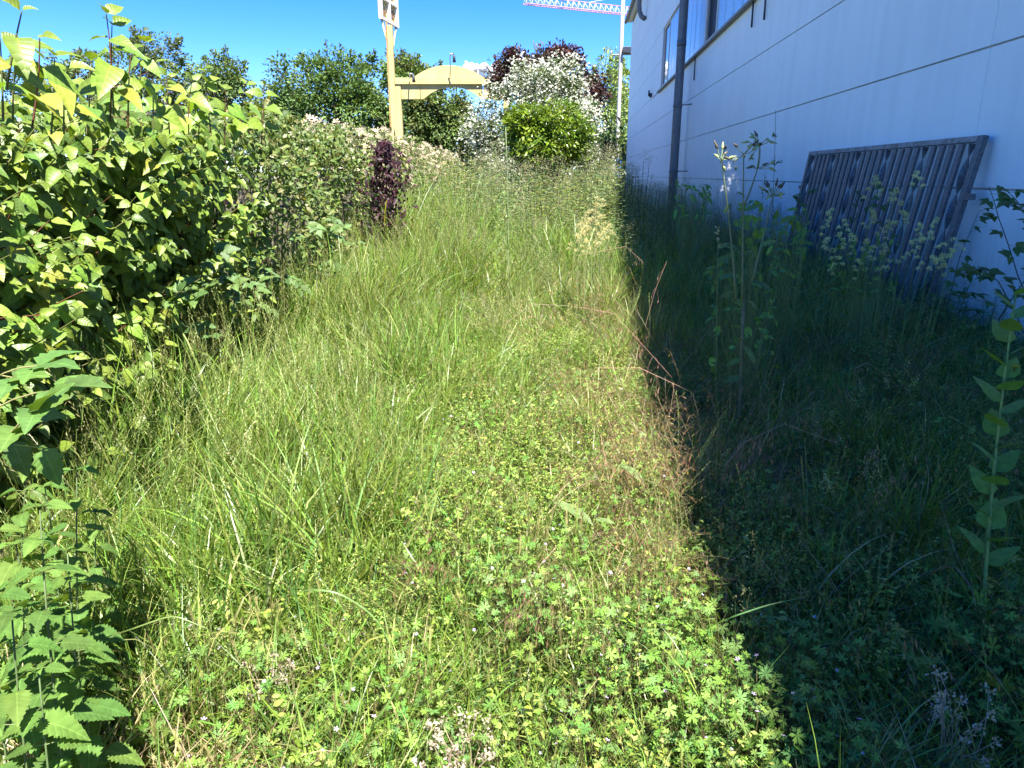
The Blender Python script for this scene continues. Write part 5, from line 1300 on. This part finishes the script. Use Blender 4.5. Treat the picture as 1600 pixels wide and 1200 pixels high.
for px, py, sz, dx in ((1152, 430, .12, -.6), (1160, 400, .11, .6), (1163, 480, .14, -.3), (1161, 540, .15, .5), (1160, 590, .15, -.8), (1143, 318, .09, -.5), (1150, 300, .07, .6), (1162, 330, .13, .5), (1186, 385, .12, .7), (1146, 400, .12, -.8), (1176, 440, .14, .4), (1150, 455, .13, -.5), (1137, 250, .05, .9), (1170, 248, .05, .7), (1140, 380, .09, -.6), (1162, 520, .13, .1), (1168, 470, .11, .8), (1160, 560, .12, -.6)):
    stamp(a, TOOTH[rng.integers(2)], frames(norm(np.array([[dx, rng.uniform(-.5, .2), rng.uniform(-.5, .4)]])), norm(np.array([[0, -.7, .7]]) + rand_dirs(1) * .3)), P(px, py, Ys)[None], sz * .8, jitter((.11, .2, .06), 1))
tag(a.build('foliage', M_herb, st_), kind='stuff')
# a second smaller one left of it
st2 = empty('sow_thistle', (0, 0, 0), 'small sow thistle with one sunlit cream bud cluster at the edge of the shadow', 'weed'); Y = 4.3
b = P(1128, 560, Y); b[2] = 0; st2.location = tuple(b); s_ = Acc(); tube(s_, curve_pts(b, P(1122, 370, Y), (0, 0, 0), 6), np.linspace(.004, .002, 6), 6, (.17, .2, .08)); s_.build('stem', M_stem, st2)
a = Acc()
for k in range(13):
    p = P(1122 + rng.uniform(-3, 3), rng.uniform(356, 388), Y); bud(a, p, rand_dirs(1)[0] * [1, 1, .3] + [0, 0, .6], .022, .0048, (.45, .42, .2))
tag(a.build('buds', M_stem, st2), kind='stuff')
# thin wiry weed behind it against the wall
t = empty('wiry_weed', (0, 0, 0), 'thin wiry weed with tiny leaves standing out against the white wall', 'weed'); Y = 5.2
b = P(1200, 430, Y); b[2] = 0; t.location = tuple(b); s_ = Acc(); a = Acc(); tp = P(1212, 172, Y)
pp = curve_pts(b, tp, (.03, 0, 0), 12); tube(s_, pp, np.linspace(.004, .0012, 12), 5, (.09, .11, .06))
for k in range(24):
    f = rng.uniform(.35, .98); i = min(int(f * 11), 10); p = pp[i]; d = norm(rand_dirs(1)[0] * [1, 1, .2] + [0, 0, .8]); e = p + d * rng.uniform(.08, .22) * (1.2 - f); tube(s_, curve_pts(p, e, (0, 0, .01), 4), .0011, 4, (.09, .11, .06), cap=False)
    m = 5; q_ = p + (e - p) * rng.uniform(.3, 1, (m, 1)); stamp(a, LEAF_SIMPLE, frames(rand_dirs(m), rand_dirs(m)), q_, rng.uniform(.012, .022, m), jitter((.08, .13, .05), m))
s_.build('stem', M_stem, t); tag(a.build('foliage', M_herb, t), kind='stuff')

# ---- cocksfoot: pale cream clustered heads
def cocksfoot(label, items, Y, col, group, scol=(.15, .22, .07), hs=.03):
    b0 = P(items[0][0], items[0][1], Y); b0[2] = 0
    t = empty('cocksfoot_grass', b0, label, 'grass', group); s_ = Acc(); a = Acc(); lf = Acc()
    for (tx, ty, lean) in items:
        dy = rng.uniform(-.15, .15); tp = P(tx, ty, Y + dy); b = np.array([tp[0] - lean * .3 + rng.normal(0, .04), tp[1] + rng.normal(0, .05), 0]); pp = curve_pts(b, tp, (0, 0, .04), 8)
        tube(s_, pp, np.linspace(.0024, .0013, 8), 5, scol, cap=False)
        ax = norm(pp[-1] - pp[-2]); H = rng.uniform(.12, .19)
        for k in range(rng.integers(6, 10)):
            f = k / 8; side = norm(rand_dirs(1)[0] * [1, 1, .2]); ln = (.055 * (1 - f)) + .008; c = tp - ax * H * (1 - f) + side * ln + [0, 0, .01]
            tube(s_, [tp - ax * H * (1 - f) - [0, 0, .015], c], .0009, 4, scol, cap=False)
            m = 34; q_ = c + rand_dirs(m) * (rng.uniform(0, 1, m) ** .5 * hs * .55)[:, None] * [1, 1, .8]
            stamp(a, (SEED[0] * [1, 1.5, 1.5], SEED[1], SEED[2]), frames(norm(q_ - c + [0, 0, .01]), rand_dirs(m)), q_, rng.uniform(.008, .013, m), jitter(col, m, .18, .05))
        blades(lf, np.tile(b, (5, 1)), rng.uniform(0, 6.28, 5), .15, rng.uniform(.5, 1.6, 5), rng.uniform(.35, .6, 5), .006, 6, (.09, .17, .05))
    s_.build('stems', M_stem, t)['kind'] = 'stuff'; tag(a.build('seed_heads', M_herb, t), kind='stuff'); tag(lf.build('foliage', M_grass, t), kind='stuff')
CG = 'cocksfoot clumps in front of the leaning gate'
cocksfoot('cream seed heads of cocksfoot in front of the left part of the leaning gate', [(1300, 325, .1), (1318, 345, 0), (1296, 372, -.1), (1330, 365, 0), (1310, 395, .1), (1345, 395, 0)], 5.4, (.68, .70, .42), CG)
cocksfoot('cream seed heads of cocksfoot in front of the middle of the leaning gate', [(1362, 330, .2), (1372, 275, .1), (1388, 345, 0), (1400, 300, 0), (1360, 370, .1), (1380, 385, 0), (1412, 330, .1)], 5.2, (.68, .70, .42), CG)
cocksfoot('cream seed heads of cocksfoot leaning over the near post of the gate', [(1440, 350, .3), (1462, 345, .2), (1430, 375, .2), (1485, 372, .4), (1500, 365, .5), (1455, 395, .2), (1430, 262, 0), (1470, 400, .3)], 5.0, (.70, .72, .44), CG)
cocksfoot('sunlit cream cocksfoot heads at the bend of the shadow edge', [(938, 300, .1), (925, 335, 0), (915, 350, -.1), (940, 335, .1), (930, 320, 0), (905, 345, -.2), (945, 360, .1), (918, 325, 0), (950, 345, .1), (933, 365, 0), (910, 365, -.1), (898, 360, -.2)], 6.6, (.62, .55, .33), None, (.26, .26, .12), .038)

# ---- brambles against the white wall at the right
t = empty('bramble', W(6.4, 3.6, 0), 'dark bramble canes climbing the white wall beyond the near end of the gate', 'bramble'); s_ = Acc(); rec_ = []
for path in ([(1640, 560, 4.6), (1590, 430, 4.9), (1560, 340, 5.1), (1545, 292, 5.2)], [(1600, 520, 5.2), (1560, 440, 5.4), (1530, 420, 5.5), (1500, 430, 5.6)], [(1640, 400, 4.8), (1600, 330, 5.0), (1575, 300, 5.1)], [(1480, 480, 6.6), (1500, 400, 6.6), (1530, 330, 6.7)], [(1560, 500, 5.3), (1600, 440, 5.0), (1650, 410, 4.8)], [(1460, 520, 6.4), (1480, 460, 6.3), (1530, 470, 6.0)], [(1230, 420, 9.0), (1245, 320, 9.2), (1262, 300, 9.2)], [(1400, 420, 7.2), (1370, 330, 7.3), (1385, 290, 7.3)], [(1300, 400, 8.5), (1345, 330, 8.4), (1330, 300, 8.4)]):
    pw = np.array([P(*q_) for q_ in path]); pw = np.concatenate([curve_pts(pw[i], pw[i + 1], (0, 0, .01), 5)[:-1] for i in range(len(pw) - 1)] + [pw[-1:]])
    tube(s_, pw, np.linspace(.005, .002, len(pw)), 5, (.07, .06, .04), cap=False)
    for i in range(2, len(pw), 1):
        d = norm(np.array([rng.choice([-1, 1]) * .8, -.5, rng.uniform(-.1, .5)]) + rand_dirs(1)[0] * .3); e = pw[i] + d * .05; tube(s_, [pw[i], e], .0012, 4, (.08, .09, .04), cap=False)
        trifoliate(rec_, e, d, norm(np.array([-.1, -.45, .9]) + rand_dirs(1)[0] * .25), rng.uniform(.065, .10), (.07, .13, .03), 3)
s_.build('canes', M_stem, t)['kind'] = 'stuff'; leaf_objs(rec_, shb_meshes, t)
t = empty('bramble', W(8, 3.5, 0), 'low dark bramble leaves tangled round the foot of the gate', 'bramble'); rec_ = []; s_ = Acc()
for k in range(42):
    p = P(rng.uniform(1380, 1560), rng.uniform(455, 515), rng.uniform(6.2, 7.2)); b = p * [1, 1, 0] + [rng.normal(0, .1), .1, 0]; tube(s_, curve_pts(b, p, (0, 0, .05), 5), .002, 4, (.08, .08, .04), cap=False)
    trifoliate(rec_, p, norm(rand_dirs(1)[0] * [1, 1, .3]), norm(np.array([0, -.4, 1]) + rand_dirs(1)[0] * .3), rng.uniform(.06, .09), (.06, .12, .03))
s_.build('canes', M_stem, t)['kind'] = 'stuff'; leaf_objs(rec_, shb_meshes, t)

# ---- dock leaves lying in the sunlit edge
t = empty('broad_dock', PZ(950, 790, .2) * [1, 1, 0], 'two long pale dock leaves lying flat in the sunlit grass', 'weed')
for px, py, hz, ax, ay, sz in ((988, 735, .27, .55, -.75, .16), (895, 795, .25, .8, -.5, .19), (945, 812, .22, .9, .1, .10)):
    a = Acc(); p = PZ(px, py, hz); d = norm(np.array([ax, ay, -.05])); stamp(a, DOCK, frames(d[None], norm(np.array([[.1, -.2, 1]]))), (p - d * sz * .5)[None], sz, (.16, .24, .08)); a.build('leaf', M_bra, t)
# ---- rose-tinted brome stems that stand out at the shadow's edge
def brome_plant(label, path, Y, col, group='single brome stems over the shadow edge', nsp=12):
    pw = [P(x, y, Y) for x, y in path]; b = np.array(pw[0]); t = empty('brome_stem', b, label, 'grass', group); s_ = Acc(); a = Acc()
    pts_ = np.concatenate([curve_pts(pw[i], pw[i + 1], (0, 0, 0), 4)[:-1] for i in range(len(pw) - 1)] + [np.array(pw[-1:])]); tube(s_, pts_, .0011, 4, col, cap=False)
    for k in range(nsp):
        f = rng.uniform(.45, 1); i = min(int(f * (len(pts_) - 1)), len(pts_) - 2); p = pts_[i]; q_ = p + [rng.uniform(-.04, .05), rng.uniform(-.03, .03), -rng.uniform(.015, .09)]
        tube(s_, [p, (p + q_) / 2 + [0, 0, .012], q_], .0005, 3, col, cap=False)
        stamp(a, (SEED[0] * [1, .6, .6], SEED[1], SEED[2]), frames(norm(np.array([[rng.uniform(-.3, .1), 0, -1.0]])), rand_dirs(1)), np.array([q_]), rng.uniform(.026, .04), jitter(col, 1, .2))
    s_.build('stem', M_stem, t); tag(a.build('spikelets', M_herb, t), kind='stuff')
PK = (.42, .24, .17)
brome_plant('brome stem arching down over the dark hollow beside the shadow edge, spikelets hanging', [(1300, 690), (1225, 662), (1165, 690), (1130, 730)], 2.9, PK, nsp=22)
brome_plant('thin brome stem pointing straight up out of the shadow', [(1008, 510), (1025, 450), (1042, 408)], 4.6, PK, nsp=3)
brome_plant('brome stem bent over the shadow edge below the cocksfoot', [(900, 400), (978, 385), (1005, 410)], 5.2, (.36, .25, .15), nsp=6)
brome_plant('long reddish brome stem lying across the sunlit edge', [(905, 480), (960, 490), (1050, 590)], 3.9, PK, nsp=12)
brome_plant('pale arching brome stem in the middle of the sunlit strip', [(785, 510), (830, 475), (890, 478)], 4.3, (.4, .33, .2), nsp=14)
brome_plant('reddish brome stem reaching right into the shade at half height', [(930, 575), (1000, 575), (1075, 610)], 3.6, PK, nsp=12)
# ---- a long blade arching over the foreground
def long_blade(label, path, Y, w, col):
    pw = np.array([P(x, y, Y) for x, y in path]); pw[0] = PZ(path[0][0], path[0][1], .12); t_ = np.linspace(0, len(pw) - 1, 22); pts_ = np.array([np.interp(t_, np.arange(len(pw)), pw[:, k]) for k in range(3)]).T
    for _ in range(3): pts_[1:-1] = (pts_[:-2] + 2 * pts_[1:-1] + pts_[2:]) / 4
    tn = norm(np.gradient(pts_, axis=0)); sd = norm(np.cross(tn, norm(np.array([.1, -.6, .7])))); ww = w * .75 * np.sin(np.pi * np.linspace(.2, 1, 22)) ** .6 / 2
    nrm_ = np.cross(sd, tn); V = np.stack([pts_ - sd * ww[:, None], pts_ + nrm_ * ww[:, None] * .4, pts_ + sd * ww[:, None]], 1).reshape(-1, 3); F = []
    for i in range(21):
        for k in (0, 1): F.append([i * 3 + k, i * 3 + k + 1, i * 3 + 4 + k, i * 3 + 3 + k])
    a = Acc(); a.add(V, F, col); o = a.build('grass_blade', M_grass, origin=pw[0]); tag(o, label, 'grass', 'long single grass blades')
long_blade('pale green blade arching over the cranesbill mat in the foreground', [(435, 935), (480, 920), (530, 925), (590, 965), (625, 1040)], 1.55, .006, (.17, .26, .08))
long_blade('yellowing blade rising from the bottom beside the arching pale blade', [(525, 1110), (545, 1040), (575, 1000), (600, 993)], 1.35, .007, (.34, .36, .08))
long_blade('long pale blade crossing the grass at the lower left', [(135, 1005), (200, 985), (270, 960), (330, 985)], 1.35, .005, (.2, .29, .08))
long_blade('blue green blade lying from the shadow into the light at the lower right', [(1085, 990), (1140, 965), (1200, 945), (1270, 930)], 1.75, .0055, (.10, .2, .06))
long_blade('straight blade rising left of centre in the cranesbill mat', [(560, 1190), (585, 1130), (620, 1080), (650, 1010)], 1.3, .007, (.17, .27, .06))
long_blade('blade bending over in the shade in front of the gate', [(1310, 640), (1330, 580), (1355, 565), (1400, 600)], 3.2, .009, (.12, .2, .09))
long_blade('blade arching in the shade at the right edge', [(1430, 905), (1490, 880), (1520, 920), (1525, 960)], 1.75, .008, (.12, .13, .13))

# ---- leafy mass under the sow thistle and before the gate
ROUND = fan([(math.cos(R_(a_)) * (1 if a_ % 40 else .9) , math.sin(R_(a_)) * (1 if a_ % 40 else .9)) for a_ in range(20, 341, 20)], 0, .35)
rd_meshes = meshes_of([ROUND], [(.13, .25, .05), (.16, .30, .055)], M_herb)
def leaf_clump(name, label, cat, pxr, pyr, Yr, n, sz, meshes, fac=(0, -.6, .8)):
    c = P(sum(pxr) / 2, pyr[1], sum(Yr) / 2); c[2] = 0; t = empty(name, c, label, cat); s_ = Acc(); rc = []
    for k in range(n):
        p = P(rng.uniform(*pxr), rng.uniform(*pyr), rng.uniform(*Yr)); b = c + rng.normal(0, .08, 3) * [1, 1, 0]; tube(s_, curve_pts(b, p, (0, 0, .05), 6), .0016, 4, (.14, .2, .07), cap=False)
        rc.append((p, frames(rand_dirs(1), norm(np.array(fac, float) + rand_dirs(1)[0] * .5)[None])[0], sz * rng.uniform(.6, 1.25), None))
    tag(s_.build('stems', M_stem, t), kind='stuff'); leaf_objs(rc, meshes, t)
leaf_clump('mallow', 'round-leaved mallow crowding the stem of the tall sow thistle', 'weed', (1150, 1195), (318, 400), (4.2, 4.6), 20, .034, rd_meshes)
leaf_clump('mallow', 'low round-leaved mallow at the base of the tall sow thistle', 'weed', (1110, 1215), (470, 580), (3.9, 4.4), 26, .026, rd_meshes)
tg_meshes = meshes_of(TOOTH, [(.12, .24, .05), (.15, .29, .055)], M_herb)
leaf_clump('goosefoot', 'bushy leafy goosefoot between the sow thistle and the far end of the gate', 'weed', (1205, 1262), (325, 430), (5.0, 6.0), 70, .075, tg_meshes)
leaf_clump('goosefoot', 'bushy leafy goosefoot in front of the middle bars of the gate', 'weed', (1300, 1400), (370, 460), (5.2, 5.9), 80, .07, tg_meshes)
leaf_clump('goosefoot', 'leafy goosefoot by the foot of the downspout', 'weed', (1050, 1110), (285, 340), (8.0, 9.5), 60, .10, tg_meshes)

leaf_clump('goosefoot', 'bushy leafy goosefoot wrapped round the lower stem of the tall sow thistle', 'weed', (1110, 1215), (380, 520), (4.2, 4.9), 75, .07, tg_meshes)
